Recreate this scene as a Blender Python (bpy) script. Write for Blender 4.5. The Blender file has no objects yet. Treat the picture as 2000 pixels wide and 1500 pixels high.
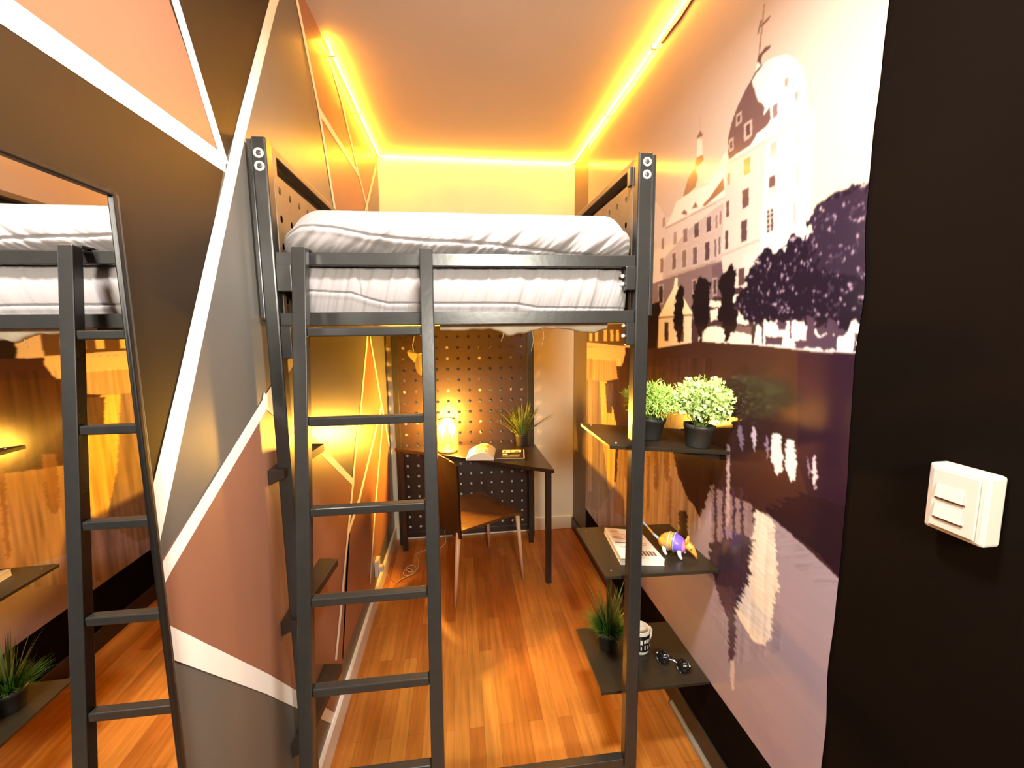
import bpy, bmesh, math, random
import numpy as np
from mathutils import Vector, Matrix, noise as mnoise

random.seed(7)
C = bpy.context.scene.collection
scene = bpy.context.scene

# ------------------------------------------------------------------ camera
FPX, YAW, PITCH, ROLL, H = 839.76, .1213, .1249, -.0119, 1.5
_cy, _sy, _cp, _sp = math.cos(YAW), math.sin(YAW), math.cos(PITCH), math.sin(PITCH)
FW = Vector((_sy*_cp, _cy*_cp, -_sp))
_r = Vector((_cy, -_sy, 0)); _u = _r.cross(FW)
RT = _r*math.cos(ROLL) + _u*math.sin(ROLL)
UP = -_r*math.sin(ROLL) + _u*math.cos(ROLL)
cam_data = bpy.data.cameras.new('camera')
cam = bpy.data.objects.new('camera', cam_data); C.objects.link(cam)
cam_data.sensor_fit = 'HORIZONTAL'; cam_data.sensor_width = 36
cam_data.lens = FPX/2000*36; cam_data.clip_start = .02
M3 = Matrix((RT, UP, -FW)).transposed()
cam.matrix_world = Matrix.Translation((0, 0, H)) @ M3.to_4x4()
scene.camera = cam

def at(px, py, ax, v):
    """point where the sight line of a photo pixel meets the plane axis=v"""
    d = FW*FPX + RT*(px-1000) - UP*(py-750)
    o = Vector((0, 0, H)); t = (v-o[ax])/d[ax]
    return o + d*t

# ------------------------------------------------------------------ world, lights, exposure
XL, XR, YB, ZC, YF = -.4956, .8256, 3.044, 2.642, 1.15
YN = -1.3
world = bpy.data.worlds.new('world'); scene.world = world; world.use_nodes = True
world.node_tree.nodes['Background'].inputs[0].default_value = (1, .85, .7, 1)
world.node_tree.nodes['Background'].inputs[1].default_value = .004
scene.view_settings.view_transform = 'Standard'
scene.view_settings.look = 'None'
scene.view_settings.exposure = 0.3
scene.view_settings.gamma = 1
scene.view_settings.use_curve_mapping = False
try:
    scene.cycles.use_denoising = True
    scene.cycles.max_bounces = 8
    scene.cycles.sample_clamp_indirect = 6
    scene.cycles.caustics_reflective = False
    scene.cycles.caustics_refractive = False
except Exception:
    pass

def area_light(name, loc, target, size, energy, color, spread=math.pi, size_y=None):
    l = bpy.data.lights.new(name, 'AREA'); l.energy = energy; l.color = color
    l.size = size; l.spread = spread
    if size_y: l.shape = 'RECTANGLE'; l.size_y = size_y
    else: l.shape = 'DISK'
    o = bpy.data.objects.new(name, l); C.objects.link(o); o.location = loc
    o.rotation_euler = (Vector(target)-Vector(loc)).to_track_quat('-Z', 'Y').to_euler()
    return o
KEY = area_light('ceiling_downlight', (.15, .60, 2.46), (.17, .90, 1.0),
    .2, 28, (1, .94, .88), math.radians(150))
HALL = area_light('hall_ceiling_lamp', (.25, -1.0, 1.95), (.1, 2.5, .7), .4, 62, (1, .93, .78))
AMBER = (1, .42, .035)
LAMP = (-.09, 2.755, .875)
pl = bpy.data.lights.new('table_lamp_bulb', 'POINT'); pl.energy = 165; pl.color = (1, .48, .05); pl.shadow_soft_size = .035
plo = bpy.data.objects.new('table_lamp_bulb', pl); C.objects.link(plo); plo.location = LAMP

# ------------------------------------------------------------------ materials
def node(nt, t, **k):
    n = nt.nodes.new(t)
    for a, b in k.items(): setattr(n, a, b)
    return n
def mat(name, col, rough=.5, metal=0, spec=.5, coat=0, coat_rough=.1, vary=0, vscale=6, bump=0, bscale=60, emit=None, estr=0, sheen=0):
    m = bpy.data.materials.new(name); m.use_nodes = True; nt = m.node_tree; b = nt.nodes['Principled BSDF']
    b.inputs['Base Color'].default_value = (*col, 1); b.inputs['Roughness'].default_value = rough
    b.inputs['Metallic'].default_value = metal; b.inputs['Specular IOR Level'].default_value = spec
    b.inputs['Coat Weight'].default_value = coat; b.inputs['Coat Roughness'].default_value = coat_rough
    b.inputs['Sheen Weight'].default_value = sheen
    if emit:
        b.inputs['Emission Color'].default_value = (*emit, 1); b.inputs['Emission Strength'].default_value = estr
    if vary or bump:
        tc = node(nt, 'ShaderNodeTexCoord')
    if vary:
        n = node(nt, 'ShaderNodeTexNoise'); n.inputs['Scale'].default_value = vscale; n.inputs['Detail'].default_value = 5
        nt.links.new(tc.outputs['Object'], n.inputs['Vector'])
        mr = node(nt, 'ShaderNodeMapRange'); mr.inputs['From Min'].default_value = .3; mr.inputs['From Max'].default_value = .7
        mr.inputs['To Min'].default_value = 1-vary; mr.inputs['To Max'].default_value = 1+vary
        nt.links.new(n.outputs['Fac'], mr.inputs['Value'])
        vm = node(nt, 'ShaderNodeVectorMath', operation='SCALE'); vm.inputs[0].default_value = col
        nt.links.new(mr.outputs[0], vm.inputs['Scale']); nt.links.new(vm.outputs[0], b.inputs['Base Color'])
    if bump:
        n2 = node(nt, 'ShaderNodeTexNoise'); n2.inputs['Scale'].default_value = bscale; n2.inputs['Detail'].default_value = 4
        nt.links.new(tc.outputs['Object'], n2.inputs['Vector'])
        bp = node(nt, 'ShaderNodeBump'); bp.inputs['Strength'].default_value = bump; bp.inputs['Distance'].default_value = .004
        nt.links.new(n2.outputs['Fac'], bp.inputs['Height']); nt.links.new(bp.outputs[0], b.inputs['Normal'])
    return m
MT = {}
MT['charcoal'] = mat('charcoal_paint', (.120, .112, .098), .34, spec=.5, vary=.06, vscale=3, bump=.06, bscale=25)
MT['darkbrown'] = mat('dark_brown_paint', (.020, .012, .006), .45, spec=.25, vary=.06, vscale=3, bump=.05, bscale=25)
MT['rust'] = mat('rust_paint', (.29, .13, .078), .38, vary=.05, vscale=3, bump=.05, bscale=25)
MT['white_stripe'] = mat('white_stripe_paint', (.86, .83, .78), .45)
MT['cream'] = mat('cream_wall_paint', (.88, .82, .66), .5, vary=.03, bump=.05)
MT['ceiling'] = mat('ceiling_paint', (.60, .52, .44), .6, vary=.03, vscale=2, bump=.08, bscale=8)
MT['olive'] = mat('dark_olive_paint', (.13, .10, .065), .5, vary=.05)
MT['blackwall'] = mat('near_black_paint', (.0045, .0024, .0014), .8, spec=.05, vary=.1, vscale=5)
MT['white_trim'] = mat('white_trim_paint', (.75, .70, .62), .4, vary=.05)
MT['black_trim'] = mat('black_trim_paint', (.02, .014, .011), .4)
MT['grey_trim'] = mat('worn_grey_trim', (.16, .15, .13), .4, vary=.2, vscale=40)
MT['steel'] = mat('dark_grey_bed_paint', (.022, .0215, .020), .27, spec=.5, vary=.08, vscale=30, bump=.04, bscale=80)
MT['steel_lit'] = mat('amber_lit_panel_paint', (.15, .095, .05), .4, vary=.08, vscale=20)  # bed paint again, with the amber light on the side panels mixed into its colour
MT['ring'] = mat('zinc_washer', (.8, .78, .74), .3, metal=.3)
MT['bolt'] = mat('dark_bolt_steel', (.08, .07, .06), .35, metal=.6)
MT['cloth'] = mat('pale_grey_comforter', (.30, .277, .277), .75, sheen=.15, bump=.12, bscale=220)
MT['lining'] = mat('yellowed_lining', (.50, .42, .30), .9, vary=.15, vscale=15)
MT['mirror'] = mat('mirror_glass', (.92, .92, .92), .0, metal=1)
MT['mframe'] = mat('mirror_frame_black', (.008, .007, .006), .3)
MT['mframe2'] = mat('mirror_frame_grey', (.06, .055, .05), .35)
MT['shelf'] = mat('black_shelf_laminate', (.026, .020, .012), .32, spec=.35, vary=.08, vscale=10)
MT['desk'] = mat('black_desk_laminate', (.022, .014, .010), .3)
MT['board'] = mat('dark_board_paint', (.026, .013, .008), .42, vary=.08, vscale=12)
MT['plywood'] = mat('shaded_chair_plywood', (.022, .008, .004), .3, spec=.3, vary=.15, vscale=9)  # backrest: its shade on the side away from the lamp is in the colour
MT['seatply_lit'] = mat('lamp_lit_seat_plywood', (.11, .048, .016), .25, vary=.15, vscale=9)  # same plywood, lighter: lamp light on the seat is in the colour
MT['leg'] = mat('tan_chair_leg', (.62, .40, .24), .35, vary=.05)
MT['plastic'] = mat('white_switch_plastic', (.60, .55, .48), .35)
MT['slot'] = mat('switch_gap_brown', (.12, .05, .03), .6)
MT['pot'] = mat('black_plastic_pot', (.028, .028, .025), .45, vary=.1, vscale=40)
MT['soil'] = mat('dark_soil', (.03, .02, .012), .95, vary=.4, vscale=90, bump=.5, bscale=150)
MT['leaf'] = mat('bright_green_leaf', (.58, .84, .20), .5, vary=.35, vscale=40)
MT['leaf2'] = mat('pale_green_leaf', (.66, .86, .32), .5, vary=.35, vscale=40)
MT['grass'] = mat('grass_blade_green', (.16, .22, .05), .45, vary=.4, vscale=30)
MT['dgrass'] = mat('deep_grass_green', (.06, .17, .02), .45, vary=.4, vscale=30)
MT['paper'] = mat('white_paper', (.80, .76, .68), .6)
MT['ink'] = mat('brown_print', (.20, .10, .06), .6)
MT['orange'] = mat('orange_print', (.80, .30, .08), .5)
MT['ochre'] = mat('toy_ochre', (.75, .38, .06), .4, vary=.25, vscale=90)
MT['violet'] = mat('toy_violet', (.22, .13, .72), .35)
MT['pink'] = mat('toy_pink', (.75, .25, .62), .35)
MT['toywhite'] = mat('toy_white', (.85, .80, .76), .4)
MT['bluegrey'] = mat('toy_pale_blue', (.45, .6, .8), .4)
MT['black'] = mat('gloss_black', (.008, .007, .007), .12)
MT['darkmag'] = mat('dark_magazine_cover', (.035, .022, .014), .3)
MT['ceramic'] = mat('white_mug_glaze', (.82, .79, .72), .2)
MT['rag'] = mat('pale_rag', (.20, .17, .09), .9, vary=.1)
MT['wire'] = mat('cream_wire', (.60, .50, .36), .5)
MT['redwire'] = mat('red_wire', (.25, .02, .01), .5)
MT['lampmetal'] = mat('lamp_base_metal', (.4, .3, .15), .3, metal=.8)
MT['led'] = mat('led_strip_glow', (.9, .6, .3), .5, emit=(1, .405, .020), estr=140)
MT['bulb'] = mat('bulb_glow', (1, .8, .5), .5, emit=(1, .66, .20), estr=80)
def lens_glass():
    m = bpy.data.materials.new('clear_jar_glass'); m.use_nodes = True; nt = m.node_tree; nt.nodes.clear()
    o = node(nt, 'ShaderNodeOutputMaterial'); mx = node(nt, 'ShaderNodeMixShader'); tr = node(nt, 'ShaderNodeBsdfTransparent')
    gl = node(nt, 'ShaderNodeBsdfGlossy'); gl.inputs['Roughness'].default_value = .05
    fr = node(nt, 'ShaderNodeFresnel'); fr.inputs['IOR'].default_value = 1.45
    tr.inputs[0].default_value = (1, .97, .9, 1)
    nt.links.new(fr.outputs[0], mx.inputs[0]); nt.links.new(tr.outputs[0], mx.inputs[1]); nt.links.new(gl.outputs[0], mx.inputs[2])
    tl = node(nt, 'ShaderNodeBsdfTranslucent'); tl.inputs[0].default_value = (1, .72, .18, 1); m2 = node(nt, 'ShaderNodeMixShader'); m2.inputs[0].default_value = .10
    nt.links.new(mx.outputs[0], m2.inputs[1]); nt.links.new(tl.outputs[0], m2.inputs[2])
    nt.links.new(m2.outputs[0], o.inputs[0]); return m
MT['glass'] = lens_glass()
def wood():
    m = bpy.data.materials.new('hardwood_strip_floor'); m.use_nodes = True; nt = m.node_tree; b = nt.nodes['Principled BSDF']
    tc = node(nt, 'ShaderNodeTexCoord'); mp = node(nt, 'ShaderNodeMapping'); mp.inputs['Rotation'].default_value = (0, 0, math.pi/2)
    nt.links.new(tc.outputs['Object'], mp.inputs['Vector'])
    br = node(nt, 'ShaderNodeTexBrick'); br.offset = .37; br.offset_frequency = 2
    br.inputs['Scale'].default_value = 1; br.inputs['Brick Width'].default_value = .62; br.inputs['Row Height'].default_value = .057
    br.inputs['Mortar Size'].default_value = .0006; br.inputs['Mortar Smooth'].default_value = .3; br.inputs['Bias'].default_value = 0
    br.inputs['Color1'].default_value = (.34, .108, .017, 1); br.inputs['Color2'].default_value = (.49, .20, .036, 1)
    br.inputs['Mortar'].default_value = (.20, .07, .02, 1)
    nt.links.new(mp.outputs[0], br.inputs['Vector'])
    mp2 = node(nt, 'ShaderNodeMapping'); mp2.inputs['Scale'].default_value = (60, 3.5, 1)
    nt.links.new(tc.outputs['Object'], mp2.inputs['Vector'])
    ns = node(nt, 'ShaderNodeTexNoise'); ns.inputs['Scale'].default_value = 1; ns.inputs['Detail'].default_value = 6
    nt.links.new(mp2.outputs[0], ns.inputs['Vector'])
    mr = node(nt, 'ShaderNodeMapRange'); mr.inputs['From Min'].default_value = .25; mr.inputs['From Max'].default_value = .75
    mr.inputs['To Min'].default_value = .68; mr.inputs['To Max'].default_value = 1.2
    nt.links.new(ns.outputs['Fac'], mr.inputs['Value'])
    # worn patches
    n3 = node(nt, 'ShaderNodeTexNoise'); n3.inputs['Scale'].default_value = 3.2; n3.inputs['Detail'].default_value = 3
    nt.links.new(tc.outputs['Object'], n3.inputs['Vector'])
    mr3 = node(nt, 'ShaderNodeMapRange'); mr3.inputs['From Min'].default_value = .35; mr3.inputs['From Max'].default_value = .65
    mr3.inputs['To Min'].default_value = .85; mr3.inputs['To Max'].default_value = 1.12
    nt.links.new(n3.outputs['Fac'], mr3.inputs['Value'])
    mu = node(nt, 'ShaderNodeMath', operation='MULTIPLY'); nt.links.new(mr.outputs[0], mu.inputs[0]); nt.links.new(mr3.outputs[0], mu.inputs[1])
    vm = node(nt, 'ShaderNodeVectorMath', operation='SCALE')
    nt.links.new(br.outputs['Color'], vm.inputs[0]); nt.links.new(mu.outputs[0], vm.inputs['Scale'])
    nt.links.new(vm.outputs[0], b.inputs['Base Color'])
    b.inputs['Roughness'].default_value = .33; b.inputs['Specular IOR Level'].default_value = .4
    bp = node(nt, 'ShaderNodeBump'); bp.inputs['Strength'].default_value = .15; bp.inputs['Distance'].default_value = .002
    nt.links.new(ns.outputs['Fac'], bp.inputs['Height']); nt.links.new(bp.outputs[0], b.inputs['Normal'])
    return m
MT['floor'] = wood()
def mural_mat():
    m = bpy.data.materials.new('glossy_photo_mural'); m.use_nodes = True; nt = m.node_tree; b = nt.nodes['Principled BSDF']
    a = node(nt, 'ShaderNodeAttribute'); a.attribute_name = 'picture'
    nt.links.new(a.outputs['Color'], b.inputs['Base Color'])
    b.inputs['Roughness'].default_value = .16; b.inputs['Specular IOR Level'].default_value = .35
    tc = node(nt, 'ShaderNodeTexCoord'); n = node(nt, 'ShaderNodeTexNoise'); n.inputs['Scale'].default_value = 9; n.inputs['Detail'].default_value = 3
    nt.links.new(tc.outputs['Object'], n.inputs['Vector'])
    bp = node(nt, 'ShaderNodeBump'); bp.inputs['Strength'].default_value = .12; bp.inputs['Distance'].default_value = .004
    nt.links.new(n.outputs['Fac'], bp.inputs['Height']); nt.links.new(bp.outputs[0], b.inputs['Normal'])
    return m
MT['mural'] = mural_mat()

# ------------------------------------------------------------------ mesh helpers
class MB:
    def __init__(s): s.v = []; s.f = []; s.m = []
    def add(s, vs, fs, mi=0):
        o = len(s.v); s.v += [tuple(p) for p in vs]; s.f += [tuple(i+o for i in f) for f in fs]; s.m += [mi]*len(fs); return s
    def box(s, a, b, mi=0):
        (x0, y0, z0), (x1, y1, z1) = a, b
        vs = [(x0,y0,z0),(x1,y0,z0),(x1,y1,z0),(x0,y1,z0),(x0,y0,z1),(x1,y0,z1),(x1,y1,z1),(x0,y1,z1)]
        return s.add(vs, [(0,3,2,1),(4,5,6,7),(0,1,5,4),(1,2,6,5),(2,3,7,6),(3,0,4,7)], mi)
    def hexa(s, lo, hi, mi=0):
        n = len(lo)
        fs = [tuple(reversed(range(n))), tuple(range(n, 2*n))] + [(i, (i+1) % n, n+(i+1) % n, n+i) for i in range(n)]
        return s.add(list(lo)+list(hi), fs, mi)
    def bar(s, p, q, w, d, up=(0, 0, 1), mi=0):
        p, q = Vector(p), Vector(q); t = (q-p).normalized(); u = Vector(up)
        a = t.cross(u).normalized(); b = a.cross(t).normalized()
        c = [a*w/2+b*d/2, -a*w/2+b*d/2, -a*w/2-b*d/2, a*w/2-b*d/2]
        return s.hexa([p+k for k in c], [q+k for k in c], mi)
    def tube(s, pts, r, n=10, mi=0, cap=True):
        pts = [Vector(p) for p in pts]; rs = r if isinstance(r, (list, tuple)) else [r]*len(pts)
        t0 = (pts[1]-pts[0]).normalized(); a = t0.cross(Vector((0, 0, 1)))
        if a.length < .1: a = t0.cross(Vector((1, 0, 0)))
        a.normalize(); vs = []
        for i, p in enumerate(pts):
            t = (pts[min(i+1, len(pts)-1)]-pts[max(i-1, 0)]).normalized()
            a = (a - t*a.dot(t)).normalized(); b = t.cross(a)
            for k in range(n):
                th = 2*math.pi*k/n; vs.append(p+(a*math.cos(th)+b*math.sin(th))*rs[i])
        fs = [(i*n+k, i*n+(k+1) % n, (i+1)*n+(k+1) % n, (i+1)*n+k) for i in range(len(pts)-1) for k in range(n)]
        if cap: fs += [tuple(reversed(range(n))), tuple(range((len(pts)-1)*n, len(pts)*n))]
        return s.add(vs, fs, mi)
    def lathe(s, prof, c=(0, 0, 0), n=28, mi=0):
        vs = []; c = Vector(c)
        for r, z in prof:
            for k in range(n):
                th = 2*math.pi*k/n; vs.append(c+Vector((r*math.cos(th), r*math.sin(th), z)))
        fs = [(i*n+k, i*n+(k+1) % n, (i+1)*n+(k+1) % n, (i+1)*n+k) for i in range(len(prof)-1) for k in range(n)]
        return s.add(vs, fs, mi)
    def ball(s, c, r, sc=(1, 1, 1), n=16, m=10, mi=0, rot=None):
        vs = []; c = Vector(c)
        for i in range(m+1):
            ph = math.pi*i/m
            for k in range(n):
                th = 2*math.pi*k/n
                p = Vector((math.sin(ph)*math.cos(th)*sc[0], math.sin(ph)*math.sin(th)*sc[1], math.cos(ph)*sc[2]))*r
                if rot: p = rot @ p
                vs.append(c+p)
        fs = [(i*n+k, (i+1)*n+k, (i+1)*n+(k+1) % n, i*n+(k+1) % n) for i in range(m) for k in range(n)]
        return s.add(vs, fs, mi)
    def ring(s, c, axis, R, r, n=24, k=8, mi=0):
        c = Vector(c); ax = Vector(axis).normalized(); a = ax.orthogonal().normalized(); b = ax.cross(a); vs = []
        for i in range(n):
            th = 2*math.pi*i/n; d = a*math.cos(th)+b*math.sin(th)
            for j in range(k):
                ph = 2*math.pi*j/k; vs.append(c+d*(R+r*math.cos(ph))+ax*r*math.sin(ph))
        fs = [(i*k+j, ((i+1) % n)*k+j, ((i+1) % n)*k+(j+1) % k, i*k+(j+1) % k) for i in range(n) for j in range(k)]
        return s.add(vs, fs, mi)
    def build(s, name, mats, parent=None, smooth=False, bevel=0, at0=None):
        me = bpy.data.meshes.new(name)
        vs = s.v
        if at0 is not None:
            q = Vector(at0); vs = [tuple(Vector(p)-q) for p in s.v]
        me.from_pydata(vs, [], s.f)
        if not isinstance(mats, (list, tuple)): mats = [mats]
        for m in mats: me.materials.append(MT[m] if isinstance(m, str) else m)
        me.polygons.foreach_set('material_index', s.m)
        me.polygons.foreach_set('use_smooth', [bool(smooth)]*len(me.polygons))
        bm = bmesh.new(); bm.from_mesh(me)
        if smooth: bmesh.ops.remove_doubles(bm, verts=bm.verts, dist=1e-6)
        bmesh.ops.recalc_face_normals(bm, faces=bm.faces); bm.to_mesh(me); bm.free()
        me.update()
        o = bpy.data.objects.new(name, me); C.objects.link(o)
        if at0 is not None and parent is None: o.location = at0
        if parent is not None: o.parent = parent
        if bevel:
            b = o.modifiers.new('bevel', 'BEVEL'); b.width = bevel; b.segments = 2; b.limit_method = 'ANGLE'
        return o
def struct(o): o['kind'] = 'structure'; return o
def thing(name, label, cat, loc, group=None, rot=(0, 0, 0)):
    o = bpy.data.objects.new(name, None); C.objects.link(o); o.location = loc; o.rotation_euler = rot
    o.empty_display_size = .05
    return tag(o, label, cat, group)
def tag(o, label, cat, group=None):
    o['label'] = label; o['category'] = cat
    if group: o['group'] = group
    return o

# ------------------------------------------------------------------ room shell
T = .08
struct(MB().box((XL-T, YN, -T), (XR+T, YB+T, 0)).build('floor', 'floor'))
struct(MB().box((XL-T, YN, ZC), (XR+T, YB+T, ZC+T)).build('ceiling', 'ceiling'))
struct(MB().box((XL, YB, 0), (XR, YB+T, ZC)).build('wall_back', 'cream'))
struct(MB().box((XL, YN-T, 0), (XR, YN, ZC)).build('wall_front', 'darkbrown'))
struct(MB().box((XR, YN, 0), (XR+T, YB+T, ZC), 0).add(
    [(XR-.0006, 2.713, 0), (XR-.0006, YB, 0), (XR-.0006, YB, ZC), (XR-.0006, 2.713, ZC)], [(0, 1, 2, 3)], 1).build('wall_right', ['blackwall', 'olive']))

# left wall: geometric colour fields edged with white painted stripes, in wall coordinates (y, z)
lw = MB().box((XL-T, YN, 0), (XL, YB+T, ZC), 0)
def field(pts, mi, off=.0004):
    lw.add([(XL+off, y, z) for y, z in pts], [tuple(range(len(pts)))], mi)
SOFF = [.0010]
def stripe(pts, w=.036, w2=None, mi=3):
    SOFF[0] += .00008; off = SOFF[0]
    w2 = w if w2 is None else w2; n = len(pts); L = []; R = []
    for i, p in enumerate(pts):
        a = Vector(pts[max(i-1, 0)]); b = Vector(pts[min(i+1, n-1)]); t = (b-a).normalized(); nn = Vector((-t[1], t[0]))
        h = (w+(w2-w)*i/(n-1))/2; L.append(Vector(p)+nn*h); R.append(Vector(p)-nn*h)
    for i in range(n-1):
        q = [L[i], L[i+1], R[i+1], R[i]]
        lw.add([(XL+off, k[0], k[1]) for k in q], [(0, 1, 2, 3)], mi)
        if i < n-2:   # rounded elbow
            b_ = Vector(pts[i+1]); hw = (w+(w2-w)*(i+1)/(n-1))/2
            lw.add([(XL+off+.00004, b_[0]+hw*.98*math.cos(a_), b_[1]+hw*.98*math.sin(a_)) for a_ in [math.pi*2*q_/14 for q_ in range(14)]], [tuple(range(14))], mi)
def W(px, py):
    p = at(px, py, 0, XL); return (p.y, p.z)
JT = (1.058, 1.866)
field([(YN, 1.866), JT, (.55, ZC), (YN, ZC)], 2)                                # rust, upper near
field([(YN, .6), (YN, 1.866), JT, (.74, 1.215), (.45, .6)], 1)                  # dark brown beside mirror
field([JT, (.55, ZC), (1.56, ZC)], 1)                                             # dark wedge
field([(.62, 1.08), (1.19, 1.345), (1.96, .825), (1.60, .10), (1.49, .09)], 2)   # rust, low
field([(1.62, 2.60), (1.60, ZC), (3.03, ZC), (2.95, 2.53), (2.61, 2.20), (2.44, 2.31), (1.79, 2.325)], 2)
field([(1.79, 2.325), (2.44, 2.31), (2.61, 2.20), (2.62, 1.9), (1.97, 1.9)], 2)
field([W(718, 657), W(755, 830), W(765, 1000), W(722, 1150), W(668, 1290), W(679, 1042)], 2)
stripe([(YN, 1.858), (.55, 1.862), JT], .037)
stripe([(.55, 2.672), (.93, 2.100), JT], .026, .03)
stripe([(1.56, 2.64), (1.42, 2.441), (1.148, 1.977), (.975, 1.658), (.842, 1.41), (.72, 1.19), (.60, .96)], .032, .05)
stripe([(.60, 1.03), (.748, 1.118), (1.18, 1.335), (1.374, 1.43), (1.46, 1.47)], .030, .036)
stripe([(1.14, 1.335), (1.573, 1.075), W(691, 944)], .036, .03)
stripe([(.65, 1.075), (.748, .964), (1.035, .635), (1.22, .411), (1.50, .075)], .044, .034)
for pts in ([(579, 0), (622, 212), (652, 400), (668, 500)], [(622, 215), (700, 340), (716, 402), (722, 440)],
            [(734, 325), (716, 400), (708, 440)], [(644, 119), (665, 190), (699, 336)],
            [(719, 640), (704, 800), (695, 866), (689, 942), (679, 1042)], [(722, 657), (745, 792), (760, 870)],
            [(745, 792), (701, 975), (679, 1042), (669, 1146), (663, 1210), (655, 1290)], [(747, 822), (732, 993), (722, 1141)]):
    stripe([W(*p) for p in pts], .03)
struct(lw.build('wall_left', ['charcoal', 'darkbrown', 'rust', 'white_stripe']))

struct(MB().hexa([(XL, YN, 0), (XL+.012, YN, 0), (XL+.012, YN, .085), (XL+.006, YN, .095), (XL, YN, .095)],
                 [(XL, YB, 0), (XL+.012, YB, 0), (XL+.012, YB, .085), (XL+.006, YB, .095), (XL, YB, .095)]).build('baseboard_left', 'white_trim'))
struct(MB().box((XL+.013, YB-.014, 0), (XR-.012, YB, .10)).build('baseboard_back', 'cream', bevel=.004))
struct(MB().box((XR-.012, YN, 0), (XR, YB-.014, .09)).build('baseboard_right', 'black_trim', bevel=.004))
qr = [(XR-.012-.016*math.cos(a), .016*math.sin(a)) for a in [i*math.pi/12 for i in range(7)]]+[(XR-.012, 0)]
struct(MB().hexa([(x, YN, z) for x, z in qr], [(x, 1.47, z) for x, z in qr]).build('trim_1', 'grey_trim'))

# ------------------------------------------------------------------ mural (picture held as colours of a fine mesh)
Y0, Y1, Z0, Z1 = .803, 2.713, .295, 2.636
ys = [Y0]
while ys[-1] < Y1: ys.append(ys[-1] + .0016*(ys[-1]/.8)**1.15)
ys = np.array(ys); ys = Y0+(ys-Y0)*(Y1-Y0)/(ys[-1]-Y0)
zs = np.linspace(Z0, Z1, 980)
GY, GZ = np.meshgrid(ys, zs)
rng = np.random.RandomState(3)
def vnoise(a, b, seed=0):
    r = np.random.RandomState(seed).rand(256, 256)
    ia, ib = np.floor(a).astype(int), np.floor(b).astype(int); fa, fb = a-ia, b-ib
    fa = fa*fa*(3-2*fa); fb = fb*fb*(3-2*fb)
    g = lambda i, j: r[i % 256, j % 256]
    return (g(ia, ib)*(1-fa)+g(ia+1, ib)*fa)*(1-fb)+(g(ia, ib+1)*(1-fa)+g(ia+1, ib+1)*fa)*fb
PIC = np.zeros(GY.shape+(3,)); 
SKY = (.60, .49, .41)
PIC[:] = SKY
jy = jz = 0
def inside(pts, warp=0, rough=0, fr=60, seed=1):
    P = [at(x, y, 0, XR) for x, y in pts]; py = np.array([p.y for p in P]); pz = np.array([p.z for p in P])
    m = .05
    sub = (GY > py.min()-m) & (GY < py.max()+m) & (GZ > pz.min()-m) & (GZ < pz.max()+m)
    A = GY[sub]; B = GZ[sub]
    if warp: A = A + warp*(vnoise(A*14, B*190, seed)-.5)*2
    if rough:
        A = A + rough*(vnoise(A*fr, B*fr, seed+5)-.5)*2 + rough*.5*(vnoise(A*fr*2.3, B*fr*2.3, seed+9)-.5)*2
        B = B + rough*(vnoise(A*fr, B*fr, seed+6)-.5)*2 + rough*.5*(vnoise(A*fr*2.3, B*fr*2.3, seed+8)-.5)*2
    ins = np.zeros(A.shape, bool); n = len(py)
    for i in range(n):
        j = i-1
        c = ((pz[i] > B) != (pz[j] > B))
        with np.errstate(divide='ignore', invalid='ignore'):
            xx = (py[j]-py[i])*(B-pz[i])/(pz[j]-pz[i])+py[i]
        ins ^= c & (A < xx)
    full = np.zeros(GY.shape, bool); full[sub] = ins; return full
def paint(pts, col, a=1, **k):
    m = inside(pts, **k); PIC[m] = PIC[m]*(1-a)+np.array(col)*a; return m
def rect(cx, cy, w, h, col, sk=.42, **k):
    # an upright window: the top and bottom edges follow the receding facade
    s = (659-cy)/(903-cx) if cx != 903 else 0
    d = s*w/2
    return paint([(cx-w/2, cy-h/2-d), (cx+w/2, cy-h/2+d), (cx+w/2, cy+h/2+d), (cx-w/2, cy+h/2-d)], col, **k)
CRM = (.86, .79, .68); PNK = (.60, .47, .44); DRK = (.10, .055, .06); MAU = (.34, .24, .26); VDK = (.014, .008, .011)
# sky shading and clouds of the print
cl = vnoise(GY*2.2, GZ*2.2, 21)
PIC *= (.93+.12*cl)[..., None]
# far wing
paint([(1262, 415), (1284, 395), (1303, 425), (1313, 420), (1322, 395), (1345, 378), (1385, 360), (1418, 335), (1425, 318), (1440, 420), (1440, 620), (1262, 620)], (.70, .57, .50))
paint([(1303, 442), (1422, 378), (1425, 318), (1399, 345), (1385, 357), (1345, 378), (1322, 395), (1313, 420)], CRM)
paint([(1345, 450), (1400, 405), (1422, 392), (1440, 500), (1440, 620), (1290, 620), (1298, 505)], (.50, .39, .37))
paint([(1262, 560), (1300, 545), (1390, 515), (1440, 500), (1448, 640), (1262, 640)], (.22, .145, .15))
paint([(1392, 520), (1400, 640), (1445, 640), (1440, 500)], (.15, .09, .11))
paint([(1373, 401), (1388, 385), (1415, 346), (1417, 370), (1378, 403)], (.26, .12, .06))
paint([(1332, 418), (1338, 408), (1344, 415), (1343, 420)], (.25, .12, .07)); paint([(1352, 408), (1360, 394), (1365, 405)], (.25, .12, .07))
for a, b in (((1300, 446), (1420, 384)), ((1303, 540), (1400, 508))):
    paint([a, b, (b[0], b[1]+2.5), (a[0], a[1]+2.5)], (.42, .27, .22))
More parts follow.
